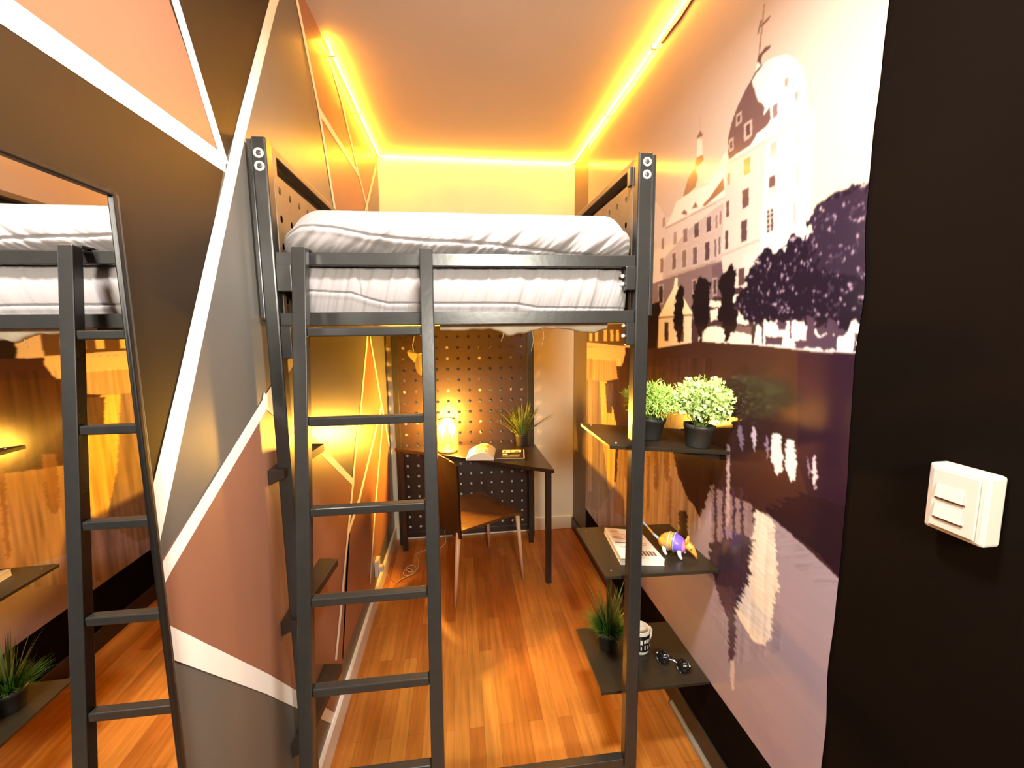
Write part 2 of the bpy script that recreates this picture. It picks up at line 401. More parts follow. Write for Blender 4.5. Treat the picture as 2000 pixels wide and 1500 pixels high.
# turret
paint([(1363, 273), (1373, 272), (1374, 303), (1362, 306)], CRM)
paint([(1361, 271), (1370, 254), (1375, 265)], (.22, .12, .08))
paint([(1367, 225), (1369, 225), (1371, 256), (1368, 256)], (.6, .42, .34))
paint([(1358, 326), (1362, 308), (1374, 302), (1376, 313), (1364, 326)], (.30, .15, .08))
paint([(1336, 383), (1345, 352), (1358, 328), (1378, 318), (1393, 325), (1401, 338), (1385, 360), (1350, 376)], (.80, .66, .50))
paint([(1335, 385), (1345, 350), (1360, 325), (1364, 348), (1360, 366), (1344, 380)], (.30, .15, .09))
paint([(1372, 356), (1400, 330), (1423, 291), (1426, 322), (1400, 346), (1380, 358)], (.84, .72, .58))
# near tower: body, two faces
paint([(1421, 318), (1503, 262), (1497, 500), (1460, 560), (1428, 600), (1417, 560), (1410, 497)], (.66, .53, .48))
paint([(1500, 264), (1587, 215), (1594, 235), (1590, 300), (1583, 470), (1560, 640), (1440, 640), (1487, 484)], (.90, .84, .76))
paint([(1455, 500), (1487, 484), (1500, 500), (1500, 560), (1440, 640), (1425, 600)], (.74, .60, .55))
paint([(1410, 497), (1487, 466), (1486, 470), (1410, 502)], (.5, .38, .34))
# dome
paint([(1425, 314), (1423, 300), (1424, 270), (1430, 240), (1444, 204), (1462, 168), (1477, 141), (1481, 122), (1488, 128), (1500, 120), (1515, 112), (1537, 107), (1553, 114), (1566, 128), (1574, 145), (1577, 175), (1577, 208), (1587, 219)], (.90, .84, .74))
paint([(1425, 313), (1423, 300), (1424, 270), (1430, 240), (1444, 204), (1462, 168), (1477, 141), (1483, 132), (1495, 124), (1478, 146), (1471, 160), (1477, 178), (1482, 196), (1492, 202), (1496, 209), (1493, 226), (1506, 208), (1507, 232), (1500, 245), (1480, 262), (1468, 283)], (.155, .085, .085), rough=.0012, fr=70)
paint([(1424, 317), (1586, 220), (1584, 226), (1424, 325)], (.62, .47, .42))
paint([(1424, 330), (1588, 231), (1588, 234), (1424, 334)], (.72, .58, .52))
paint([(1481, 122), (1482, 110), (1487, 105), (1497, 92), (1507, 88), (1507, 94), (1492, 106), (1488, 118), (1490, 128)], (.12, .06, .05))
paint([(1481, 68), (1487, 40), (1490, 38), (1486, 55), (1484, 66)], (.14, .07, .05))
paint([(1486, 50), (1507, 30), (1508, 33), (1488, 55)], (.2, .1, .08))
paint([(1494, 8), (1496, 8), (1486, 108), (1483, 108)], (.30, .17, .12))
for x, y, w, h in ((1445, 232, 11, 22), (1463, 254, 16, 34), (1430, 283, 9, 24)):
    rect(x, y, w, h, (.50, .38, .33)); rect(x, y, w*.5, h*.62, (.10, .05, .05))
rect(1516, 216, 17, 36, (.93, .86, .76)); rect(1516, 216, 10, 25, (.28, .17, .17))
for x, y in ((1538, 160), (1558, 188)):
    rect(x, y, 13, 24, (.78, .66, .56)); rect(x, y, 6, 16, (.42, .28, .26))
# windows: x, y, w, h
for x, y, w, h, c in ((1461, 325, 13, 32, (.55, .25, .10)), (1458, 387, 13, 36, DRK), (1455, 451, 12, 42, DRK), (1450, 540, 12, 34, DRK),
        (1510, 360, 13, 34, DRK), (1506, 431, 13, 44, DRK), (1513, 291, 13, 28, (.62, .36, .34)), (1559, 340, 5, 36, (.55, .38, .33)),
        (1554, 416, 5, 42, (.5, .36, .33)), (1562, 270, 6, 28, (.62, .45, .40)), (1425, 350, 5, 24, (.4, .2, .15)), (1423, 408, 6, 32, DRK), (1421, 468, 6, 37, DRK),
        (1409, 425, 4, 28, (.28, .17, .15)), (1401, 433, 4, 28, (.28, .17, .15)), (1407, 480, 4, 34, (.2, .12, .12)), (1399, 484, 4, 36, (.2, .12, .12)),
        (1386, 438, 9, 30, DRK), (1383, 490, 9, 36, DRK), (1362, 449, 9, 28, DRK), (1359, 499, 8, 34, (.18, .1, .1)), (1340, 460, 8, 27, (.25, .15, .13)),
        (1338, 505, 8, 34, (.25, .15, .14)), (1320, 465, 6, 24, (.4, .27, .22)), (1318, 510, 7, 32, (.2, .11, .1)), (1298, 434, 5, 18, (.4, .22, .15)),
        (1296, 476, 5, 22, (.35, .2, .15)), (1294, 518, 6, 28, (.3, .17, .13)), (1292, 575, 8, 34, (.05, .025, .025)), (1358, 560, 6, 24, (.08, .04, .05)), (1398, 560, 6, 30, (.08, .05, .05))):
    rect(x, y, w+2.5, h+5, tuple(min(1, PIC[0, 0, 0]*0+.66+.0*x) * k for k in (1, .86, .78)), a=.5)
    rect(x, y, w, h, c)
for dy in (-14, -5, 5, 14):
    rect(1506, 431+dy, 13, 1.6, (.7, .6, .5))
rect(1506, 431, 1.6, 44, (.7, .6, .5)); rect(1510, 372, 12, 12, (.62, .5, .45))
# ground behind, terrace, bright bank
paint([(1240, 600), (1290, 590), (1300, 690), (1240, 690)], VDK, rough=.006)
paint([(1375, 590), (1460, 560), (1475, 650), (1480, 690), (1280, 690), (1290, 640), (1350, 630)], (.055, .03, .035), rough=.008)
for q in ([(1386, 586), (1412, 590), (1410, 600), (1386, 598)], [(1388, 606), (1404, 602), (1404, 622), (1390, 628)], [(1432, 578), (1450, 574), (1447, 591), (1431, 592)], [(1441, 604), (1462, 618), (1464, 634), (1441, 632)]):
    paint(q, (.82, .74, .64), rough=.002)
paint([(1370, 640), (1400, 637), (1470, 655), (1470, 673), (1365, 666)], (.88, .78, .68), rough=.002)
paint([(1470, 634), (1692, 628), (1691, 689), (1600, 686), (1470, 673)], (.84, .76, .72))
paint([(1398, 637), (1430, 632), (1470, 640), (1475, 652), (1440, 650)], (.16, .10, .10), rough=.004)
paint([(1470, 634), (1480, 632), (1474, 672), (1469, 672)], (.05, .03, .03))
# house
paint([(1288, 622), (1352, 616), (1352, 676), (1286, 680)], (.82, .66, .46))
paint([(1317, 562), (1320, 543), (1325, 543), (1325, 560), (1354, 612), (1352, 616), (1287, 622), (1289, 616)], (.90, .80, .56))
paint([(1287, 619), (1354, 613), (1354, 617), (1287, 623)], (.3, .18, .1))
rect(1303, 648, 8, 36, (.06, .03, .02)); rect(1333, 655, 8, 26, (.08, .04, .03))
# cypresses
for pts in ([(1322, 575), (1328, 560), (1336, 558), (1338, 580), (1335, 600), (1339, 625), (1333, 650), (1329, 672), (1325, 672), (1323, 650), (1316, 640), (1318, 610)],
            [(1355, 570), (1366, 545), (1380, 540), (1389, 552), (1387, 600), (1386, 625), (1376, 650), (1370, 672), (1366, 672), (1366, 655), (1358, 635), (1353, 605)],
            [(1408, 545), (1418, 528), (1430, 514), (1438, 525), (1440, 550), (1436, 575), (1432, 590), (1442, 610), (1441, 640), (1420, 668), (1416, 668), (1416, 642), (1402, 620), (1410, 590), (1405, 565)]):
    paint(pts, VDK, rough=.008, fr=70)
# big trees
TREE = [(1714, 345), (1690, 353), (1677, 364), (1661, 364), (1653, 377), (1634, 380), (1623, 388), (1607, 401), (1594, 396), (1587, 404), (1585, 455), (1565, 460), (1546, 460), (1541, 479), (1517, 497), (1506, 487), (1493, 487), (1485, 505), (1463, 524), (1458, 556), (1445, 575), (1437, 596), (1453, 617), (1471, 636), (1490, 634), (1543, 627), (1591, 640), (1650, 650), (1690, 632), (1714, 640)]
tm = paint(TREE, (.016, .009, .018), rough=.012, fr=55, seed=4)
sp = vnoise(GY*95, GZ*95, 31)*.6+vnoise(GY*220, GZ*220, 32)*.4
up = tm & (sp > .68); PIC[up] = PIC[up]*.3+np.array((.08, .05, .095))*.6
hi = tm & (sp > .80); PIC[hi] = (.38, .27, .36)
back = inside([(1714, 345), (1585, 400), (1585, 470), (1600, 520), (1714, 560)], rough=.02)
PIC[back & tm] = PIC[back & tm]*.8+np.array((.06, .035, .065))*.28
for pts in ([(1577, 620), (1592, 620), (1594, 682), (1578, 681)], [(1489, 630), (1493, 630), (1493, 674), (1490, 674)], [(1545, 622), (1549, 622), (1548, 676), (1544, 676)],
            [(1617, 625), (1631, 625), (1628, 683), (1614, 683)], [(1632, 632), (1640, 632), (1640, 683), (1634, 683)], [(1497, 655), (1530, 657), (1530, 676), (1497, 674)],
            [(1555, 664), (1580, 666), (1582, 680), (1553, 678)], [(1592, 655), (1640, 656), (1638, 683), (1594, 681)], [(1672, 650), (1680, 650), (1678, 686), (1671, 686)],
            [(1520, 630), (1540, 630), (1536, 645), (1524, 645)], [(1590, 640), (1660, 645), (1655, 655), (1600, 652)]):
    paint(pts, (.07, .04, .07), rough=.004)
for pts in ([(1531, 660), (1552, 662), (1549, 678), (1529, 676)], [(1560, 630), (1573, 630), (1575, 655), (1563, 655)], [(1640, 658), (1668, 660), (1668, 685), (1640, 684)]):
    paint(pts, (.9, .82, .78), rough=.002)
# bottom: dark quay wall and water
WATER = [(1100, 676), (1285, 680), (1365, 667), (1480, 674), (1600, 687), (1740, 691), (1640, 1700), (1100, 1200)]
wm = paint(WATER, (.045, .018, .017))
paint([(1560, 687), (1740, 691), (1700, 1160), (1640, 1160), (1560, 900)], (.026, .010, .022))
# pale sky reflection in the lower water
paint([(1100, 1400), (1130, 880), (1180, 930), (1240, 960), (1340, 1035), (1394, 944), (1404, 985), (1440, 1040), (1500, 1002), (1560, 1055), (1650, 1140), (1700, 1200), (1640, 1560), (1400, 1560)], (.34, .275, .335), warp=.012, seed=2)
# far bank reflection at the left
paint([(1140, 600), (1225, 600), (1222, 676), (1140, 668)], (.10, .055, .03))
for x in (1155, 1166, 1183, 1196, 1207):
    rect(x, 655, 6, 22, (.70, .50, .25))
paint([(1140, 678), (1222, 678), (1222, 692), (1215, 716), (1140, 716)], (.68, .50, .32), rough=.003)
paint([(1140, 700), (1205, 706), (1208, 740), (1180, 745), (1140, 740)], (.48, .33, .2), warp=.01)
paint([(1140, 740), (1182, 745), (1186, 830), (1192, 960), (1170, 1000), (1140, 985)], (.27, .20, .16), warp=.006)
paint([(1172, 745), (1186, 745), (1205, 830), (1200, 950), (1190, 958), (1180, 880)], (.72, .50, .16), warp=.006)
paint([(1183, 748), (1197, 748), (1196, 808), (1186, 806)], (.09, .05, .03), warp=.005)
paint([(1150, 740), (1158, 740), (1158, 960), (1150, 960)], (.50, .38, .28), warp=.006)
paint([(1204, 715), (1300, 715), (1260, 840), (1238, 850), (1215, 800)], (.06, .025, .012), warp=.01)
# building reflection
paint([(1210, 860), (1315, 878), (1326, 930), (1345, 975), (1372, 1000), (1340, 1040), (1300, 1050), (1200, 1000)], (.34, .22, .14), warp=.012, seed=6)
for x, y0, y1, w, c in ((1283, 880, 950, 7, (.14, .06, .03)), (1304, 880, 930, 10, (.16, .07, .03)), (1268, 890, 990, 5, (.2, .1, .05)), (1225, 840, 930, 9, (.2, .1, .05)), (1310, 930, 1030, 6, (.2, .1, .06)), (1258, 740, 1000, 4, (.2, .1, .05))):
    paint([(x-w/2, y0), (x+w/2, y0), (x+w/2, y1), (x, y1+12), (x-w/2, y1)], c, warp=.008, a=.75)
paint([(1316, 870), (1400, 880), (1392, 945), (1378, 990), (1366, 1010), (1345, 960)], (.035, .013, .010), warp=.012, seed=8)
paint([(1325, 995), (1345, 1000), (1345, 1060), (1330, 1055)], (.06, .03, .02), warp=.012)
# tower reflection
paint([(1392, 950), (1470, 985), (1476, 1060), (1450, 1140), (1420, 1180), (1392, 1110)], (.27, .19, .215), warp=.012, seed=9)
for x in (1396, 1412, 1432, 1447):
    paint([(x, 950), (x+6, 955), (x+7, 1110), (x+1, 1110)], (.06, .03, .05), warp=.008, seed=x)
paint([(1421, 868), (1427, 870), (1427, 1020), (1421, 1030)], (.48, .36, .40), warp=.004)
paint([(1476, 994), (1495, 1004), (1512, 1016), (1520, 1100), (1524, 1148), (1508, 1198), (1512, 1232), (1500, 1262), (1472, 1252), (1452, 1220), (1438, 1190), (1460, 1140), (1470, 1060)], (.86, .76, .66), warp=.010, seed=11)
paint([(1388, 1060), (1455, 1045), (1472, 1050), (1462, 1130), (1448, 1170), (1436, 1196), (1424, 1180), (1405, 1150), (1386, 1100)], (.05, .028, .045), warp=.018, seed=12)
paint([(1398, 1140), (1440, 1150), (1436, 1200), (1440, 1240), (1436, 1296), (1426, 1296), (1424, 1210), (1410, 1180)], (.09, .05, .07), warp=.012, seed=13)
paint([(1427, 1290), (1436, 1290), (1436, 1346), (1430, 1346)], (.62, .50, .50), warp=.006)
paint([(1500, 1000), (1530, 1030), (1600, 1082), (1656, 1140), (1690, 1150), (1690, 1000), (1560, 960)], (.020, .008, .014), warp=.03, seed=14)
st = inside([(1495, 1015), (1530, 1040), (1600, 1092), (1650, 1150), (1650, 1180), (1560, 1110), (1505, 1060)])
nz = vnoise(GY*16+GZ*4, GZ*420+GY*270, 41); s2 = st & (nz > .62); PIC[s2] = PIC[s2]*.7+np.array((.16, .09, .12))*.2
# broken white window lights on the water
for x0, x1, y0, y1, c in ((1442, 1454, 830, 878, (.22, .16, .24)), (1468, 1478, 832, 878, (.62, .5, .6)), (1496, 1504, 850, 895, (.30, .2, .3)), (1507, 1530, 846, 925, (.95, .86, .84)),
                          (1535, 1556, 858, 938, (.95, .86, .84)), (1578, 1583, 885, 940, (.3, .22, .3)), (1588, 1597, 888, 955, (.75, .62, .68))):
    paint([(x0+3, y0), (x1-3, y0+3), (x1, (y0+y1)/2), (x1-1, y1-4), ((x0+x1)/2+2, y1+4), (x0+2, y1-25), (x0, (y0+y1)/2)], c, warp=.006, seed=int(x0))
# upright streaks in the far reflections
far = inside([(1100, 700), (1400, 700), (1400, 1010), (1330, 1060), (1100, 1060)])
stn = vnoise(GY*55, GZ*4, 71)*.6+vnoise(GY*130, GZ*7, 72)*.4
PIC[far] *= (.45+1.15*stn[far])[..., None]
st3 = vnoise(GY*110, GZ*6, 81)*.5+vnoise(GY*40+GZ*12, GZ*240, 82)*.5
near_ = inside([(1388, 940), (1520, 990), (1530, 1270), (1440, 1300), (1388, 1200)])
PIC[near_] *= (.72+.52*st3[near_])[..., None]
# faint ripples across the water
rp = vnoise(GY*5, GZ*60, 51); PIC[wm] *= (.97+.06*rp[wm])[..., None]
for _ in range(2):   # soft print: small blur
    PIC[1:-1, 1:-1] = PIC[1:-1, 1:-1]*.4+.15*(PIC[:-2, 1:-1]+PIC[2:, 1:-1]+PIC[1:-1, :-2]+PIC[1:-1, 2:])
PIC = np.clip(PIC, .003, .95)
nyv, nzv = len(ys), len(zs)
mv = np.zeros((nyv*nzv, 3)); mv[:, 0] = XR-.003; mv[:, 1] = GY.ravel(); mv[:, 2] = GZ.ravel()
# the near edge of the paper is cut slightly uneven
edge = (vnoise(zs*7, zs*0, 61)-.5)*.012
w_ = np.clip(1-(GY-Y0)/.05, 0, 1); mv[:, 1] += (w_*edge[:, None]).ravel()
i0 = (np.arange(nzv-1)[:, None]*nyv+np.arange(nyv-1)[None, :]).ravel()
quads = np.stack([i0, i0+nyv, i0+nyv+1, i0+1], 1)
me = bpy.data.meshes.new('mural'); me.vertices.add(len(mv)); me.vertices.foreach_set('co', mv.ravel())
me.loops.add(quads.size); me.loops.foreach_set('vertex_index', quads.ravel().astype(np.int32))
me.polygons.add(len(quads)); me.polygons.foreach_set('loop_start', (np.arange(len(quads))*4).astype(np.int32))
me.update(calc_edges=True)
ca = me.color_attributes.new('picture', 'FLOAT_COLOR', 'POINT')
ca.data.foreach_set('color', np.concatenate([PIC.reshape(-1, 3), np.ones((len(mv), 1))], 1).ravel().astype(np.float32))
me.materials.append(MT['mural'])
mu = bpy.data.objects.new('wall_mural', me); C.objects.link(mu)
sm = mu.modifiers.new('paper', 'SOLIDIFY'); sm.thickness = .002; sm.offset = -1 if False else 1
mu.modifiers.remove(sm)
tag(mu, 'glossy wallpaper mural of a domed palace mirrored in a lake on right wall', 'mural')

# ------------------------------------------------------------------ LED rope around the ceiling
def led(pts):
    return MB().tube(pts, .0042, 8)
z = ZC-.016
ld = thing('light_strip', 'glowing amber light strip running along the left, back and right ceiling edges', 'light strip', (XL+.016, YB-.016, z))
o_ = Vector(ld.location)
def rel(b, root):
    q = Vector(root.location); b.v = [tuple(Vector(p)-q) for p in b.v]; return b
def wob(a, b, n=14, amp=.003):
    a, b = Vector(a), Vector(b)
    return [a.lerp(b, i/n)+Vector((0, 0, random.uniform(-amp, amp))) for i in range(n+1)]
rel(led(wob((XL+.016, 1.90, z), (XL+.016, YB-.05, z))+[Vector((XL+.03, YB-.022, z))]+wob((XL+.06, YB-.016, z), (XR-.06, YB-.016, z-.004), 12, .001)
        +[Vector((XR-.03, YB-.022, z))]+wob((XR-.016, YB-.05, z), (XR-.016, .4, z))), ld).build('glowing_tube', 'led', ld, smooth=True)
for yy in (1.98, 2.45):
    rel(MB().box((XL+.002, yy, z-.008), (XL+.022, yy+.012, z+.012)), ld).build('clip', 'cream', ld)
for yy in (1.25, 1.8, 2.35):
    rel(MB().box((XR-.022, yy, z-.008), (XR-.002, yy+.012, z+.012)), ld).build('clip', 'cream', ld)
tag(MB().tube(wob((XR-.006, 1.0, ZC-.045), (XR-.006, 1.75, ZC-.035), 10, .004), .004, 6).build('loose_cable', 'redwire', smooth=True),
    'dark red cable hanging just under the ceiling above the mural', 'cable')

# ------------------------------------------------------------------ mirror on left wall
XM = -.468
mr_ = thing('wall_mirror', 'tall black framed mirror hung on the left wall, reflecting bed and ladder', 'mirror', (XM, .2, .0))
my0, my1, mz0, mz1 = -.35, .677, .12, 1.688
rel(MB().box((XL+.003, my0-.02, mz0-.02), (XM-.004, my1+.009, mz1+.008)), mr_).build('backing_frame', 'mframe', mr_, bevel=.002)
rel(MB().box((XM-.0035, my0, mz0), (XM, my1, mz1)), mr_).build('glass', 'mirror', mr_)
fr = MB()
for a, b in (((my0-.02, mz0-.02), (my1+.009, mz0)), ((my0-.02, mz1), (my1, mz1+.008)), ((my0-.02, mz0), (my0, mz1))):
    fr.box((XM-.004, a[0], a[1]), (XM+.006, b[0], b[1]))
fr.box((XM-.0039, my1, mz0), (XM+.004, my1+.009, mz1+.008))
rel(fr, mr_).build('frame', 'mframe', mr_, bevel=.002)
rel(MB().box((XL+.003, my1+.0095, mz0-.02), (XM-.002, my1+.022, mz1+.008)), mr_).build('edge_strip', 'mframe2', mr_, bevel=.003)

# ------------------------------------------------------------------ loft bed
YR = 2.955
BL0, BL1, BR0, BR1 = -.478, -.4445, .4855, .525      # outer posts in x
bed = thing('loft_bed', 'dark grey metal loft bed with perforated side panels filling the width of room', 'bed', (.02, 2.0, 0))
def B(mb, name, m='steel', bevel=.0025, parent=None, smooth=False):
    return rel(mb, bed).build(name, m, parent or bed, bevel=bevel, smooth=smooth)
ZT = 1.964
posts = []
for x0, x1 in ((BL0, BL1), (BR0, BR1)):
    posts.append(B(MB().box((x0, YF, 0), (x1, YF+.038, ZT)), 'post', bevel=.004))
for x0, x1 in ((-.447, -.411), (.466, .512)):
    B(MB().box((x0, YR-.014, 0), (x1, YR+.022, 1.74)), 'post', bevel=.003)
for (x, zz) in ((-.4615, 1.926), (-.4615, 1.896), (.5085, 1.938), (.5085, 1.906)):
    w = rel(MB().lathe([(.0062, -.0002), (.0066, .0014), (.0112, .0016), (.0118, .0006), (.0118, -.0002)], (0, 0, 0), 28), type('o', (), {'location': (0, 0, 0)})).build('washer', 'ring', bed, smooth=True)
    w.rotation_euler = (math.radians(90), 0, 0); w.location = Vector((x, YF-.0003, zz))-Vector(bed.location)
    rel(MB().lathe([(0, .0022), (.0040, .0022), (.0062, .0010), (.0064, 0)], (0, 0, 0), 20), type('o', (), {'location': (0, 0, 0)})).build('bolt', 'bolt', w, smooth=True)
# rails
B(MB().box((-.4435, YF+.004, 1.666), (.4845, YF+.030, 1.6975)), 'guard_rail', bevel=.002)
B(MB().box((-.4435, YF+.004, 1.516), (.4845, YF+.036, 1.550)), 'side_rail', bevel=.002)
B(MB().box((-.4435, YF+.006, .110), (.4845, YF+.034, .142)), 'stretcher', bevel=.002)
for x0, x1, z0, z1 in ((-.4445, -.408, 1.602, 1.668), (.457, .4855, 1.605, 1.668), (-.4445, -.419, 1.435, 1.517), (.462, .4855, 1.454, 1.517)):
    B(MB().box((x0, YF+.001, z0), (x1, YF+.024, z1)), 'bracket', bevel=.002)
for x, zs_ in ((-.404, (1.641, 1.615)), (.452, (1.643, 1.6215)), (.457, (1.509, 1.480))):
    for q in zs_:
        B(MB().ball((x, YF+.014, q), .0055, (1, 1, 1), 10, 8), 'screw', 'ring', 0, smooth=True)
# long side panels: frame rails, perforated sheet, dark outer plate
def perforated(y0, y1, z0, z1, x, t, hs, r, rowsel, mi=0, axis='y'):
    """sheet in the plane x, holes on a square grid of pitch hs; real openings"""
    mb = MB(); ny = max(1, round((y1-y0)/hs)); nz = max(1, round((z1-z0)/hs)); dy = (y1-y0)/ny; dz = (z1-z0)/nz; N = 12
    P3 = (lambda a, b, c: (c, a, b)) if axis == 'y' else (lambda a, b, c: (a, c, b))
    for i in range(ny):
        for j in range(nz):
            cy, cz = y0+dy*(i+.5), z0+dz*(j+.5)
            if not rowsel(i, j, ny, nz):
                for c in (x, x+t):
                    mb.add([P3(cy-dy/2, cz-dz/2, c), P3(cy+dy/2, cz-dz/2, c), P3(cy+dy/2, cz+dz/2, c), P3(cy-dy/2, cz+dz/2, c)], [(0, 1, 2, 3)])
                continue
            for ci, c in enumerate((x, x+t)):
                vs = []
                for k in range(N):
                    th = 2*math.pi*(k+.5)/N; ct, st = math.cos(th), math.sin(th); q = max(abs(ct), abs(st))
                    vs.append(P3(cy+ct/q*dy/2, cz+st/q*dz/2, c))
                for k in range(N):
                    th = 2*math.pi*(k+.5)/N; vs.append(P3(cy+r*math.cos(th), cz+r*math.sin(th), c))
                mb.add(vs, [(k, (k+1) % N, N+(k+1) % N, N+k) for k in range(N)])
                for a in range(4):  # corner fillers
                    th = math.pi/4+a*math.pi/2; sx, sz = (1 if math.cos(th) > 0 else -1), (1 if math.sin(th) > 0 else -1)
                    k0 = [1, 4, 7, 10][a]; k1 = k0
                    A_, B_ = vs[k0], vs[(k0)%N]
            rim = []
            for c in (x, x+t):
                for k in range(N):
                    th = 2*math.pi*(k+.5)/N; rim.append(P3(cy+r*math.cos(th), cz+r*math.sin(th), c))
            mb.add(rim, [(k, (k+1) % N, N+(k+1) % N, N+k) for k in range(N)])
            # corner triangles between the projected ring and the square cell
            for c in (x, x+t):
                for sx in (-1, 1):
                    for sz in (-1, 1):
                        k = [q for q in range(N) if (math.cos(2*math.pi*(q+.5)/N)*sx > 0 and math.sin(2*math.pi*(q+.5)/N)*sz > 0)]
                        pp = []
                        for q in k:
                            th = 2*math.pi*(q+.5)/N; ct, st = math.cos(th), math.sin(th); m_ = max(abs(ct), abs(st)); pp.append((cy+ct/m_*dy/2, cz+st/m_*dz/2))
                        kx = max(pp, key=lambda p: abs(p[0]-cy)-abs(p[1]-cz)*.001 if abs(abs(p[0]-cy)-dy/2) < 1e-7 else -1)
                        ex = [p for p in pp if abs(abs(p[0]-cy)-dy/2) < 1e-6]; ez = [p for p in pp if abs(abs(p[1]-cz)-dz/2) < 1e-6]
                        e1 = max(ex, key=lambda p: abs(p[1]-cz)) if ex else None; e2 = max(ez, key=lambda p: abs(p[0]-cy)) if ez else None
                        if e1 and e2: mb.add([P3(*e1, c), P3(*e2, c), P3(cy+sx*dy/2, cz+sz*dz/2, c)], [(0, 1, 2)])
    return mb
for side, x0, x1 in ((-1, BL0, BL1), (1, BR0, BR1)):
    ya, yb = YF+.038, YR+.018
    xi = x1-.012 if side < 0 else x0+.004
    B(MB().box((x0+.004, ya, 1.941), (x1-.003, yb, 1.961)), 'top_rail', 'steel_lit')
    B(MB().box((x0+.004, ya, 1.515), (x1-.003, yb, 1.548)), 'bed_rail')
    B(MB().box((xi-.004, ya, 1.548), (xi+.012, ya+.022, 1.941)), 'end_stile', 'steel_lit', bevel=.002)
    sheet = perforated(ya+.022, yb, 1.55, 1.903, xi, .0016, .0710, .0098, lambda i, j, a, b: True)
    B(sheet, 'perforated_sheet', 'steel_lit', 0)
    xo = x0-.0125 if side < 0 else x1+.001
    xo1 = x0-.001 if side < 0 else x1+.012
    B(MB().box((xo, YF+.006, 1.535), (xo1, yb, ZT-.004)), 'outer_plate', 'steel', bevel=.002)
B(MB().box((.478, YF+.040, 1.89), (.490, YF+.062, 1.939)), 'hook_plate', bevel=.002)
# far end: full-height perforated board
B(perforated(-.41, .465, .09, 1.72, YR, .004, .0728, .0105, lambda i, j, a, b: True, axis='x'), 'end_board', 'board', 0)
B(MB().box((-.41, YR-.002, .05), (.465, YR+.016, .092)), 'board_edge', 'board', bevel=.002)
# slats
B(MB().box((-.440, YF+.04, 1.533), (.480, YR-.04, 1.537)), 'platform', 'lining', 0)

# ------------------------------------------------------------------ ladder leaning on guard rail
lad = thing('ladder', 'dark grey metal ladder hooked on the front rail of the loft bed', 'ladder', (-.23, .90, 0))
def Ly(z): return 1.113-(1.706-z)*.128
def LB_(mb, name, m='steel', bevel=.0022): return rel(mb, lad).build(name, m, lad, bevel=bevel)
for xt, xb in ((-.370, -.388), (-.074, -.080)):
    LB_(MB().bar((xb, Ly(0)-.0, 0), (xt, Ly(1.699), 1.699), .0315, .028, up=(0, 1, 0)), 'stile')
for k in range(7):
    zc_ = 1.500-.2118*k
    y_ = Ly(zc_)
    xa = -.3543-.0106*(1.699-zc_); xb = -.0898-.0035*(1.699-zc_)
    LB_(MB().box((xa+.0005, y_-.012, zc_-.0105), (xb-.0005, y_+.012, zc_+.0105)), 'rung', bevel=.003)
for x in (-.370, -.074):
    LB_(MB().box((x-.010, YF-.020, 1.6985), (x+.010, YF+.034, 1.7045)), 'hook', bevel=.001)

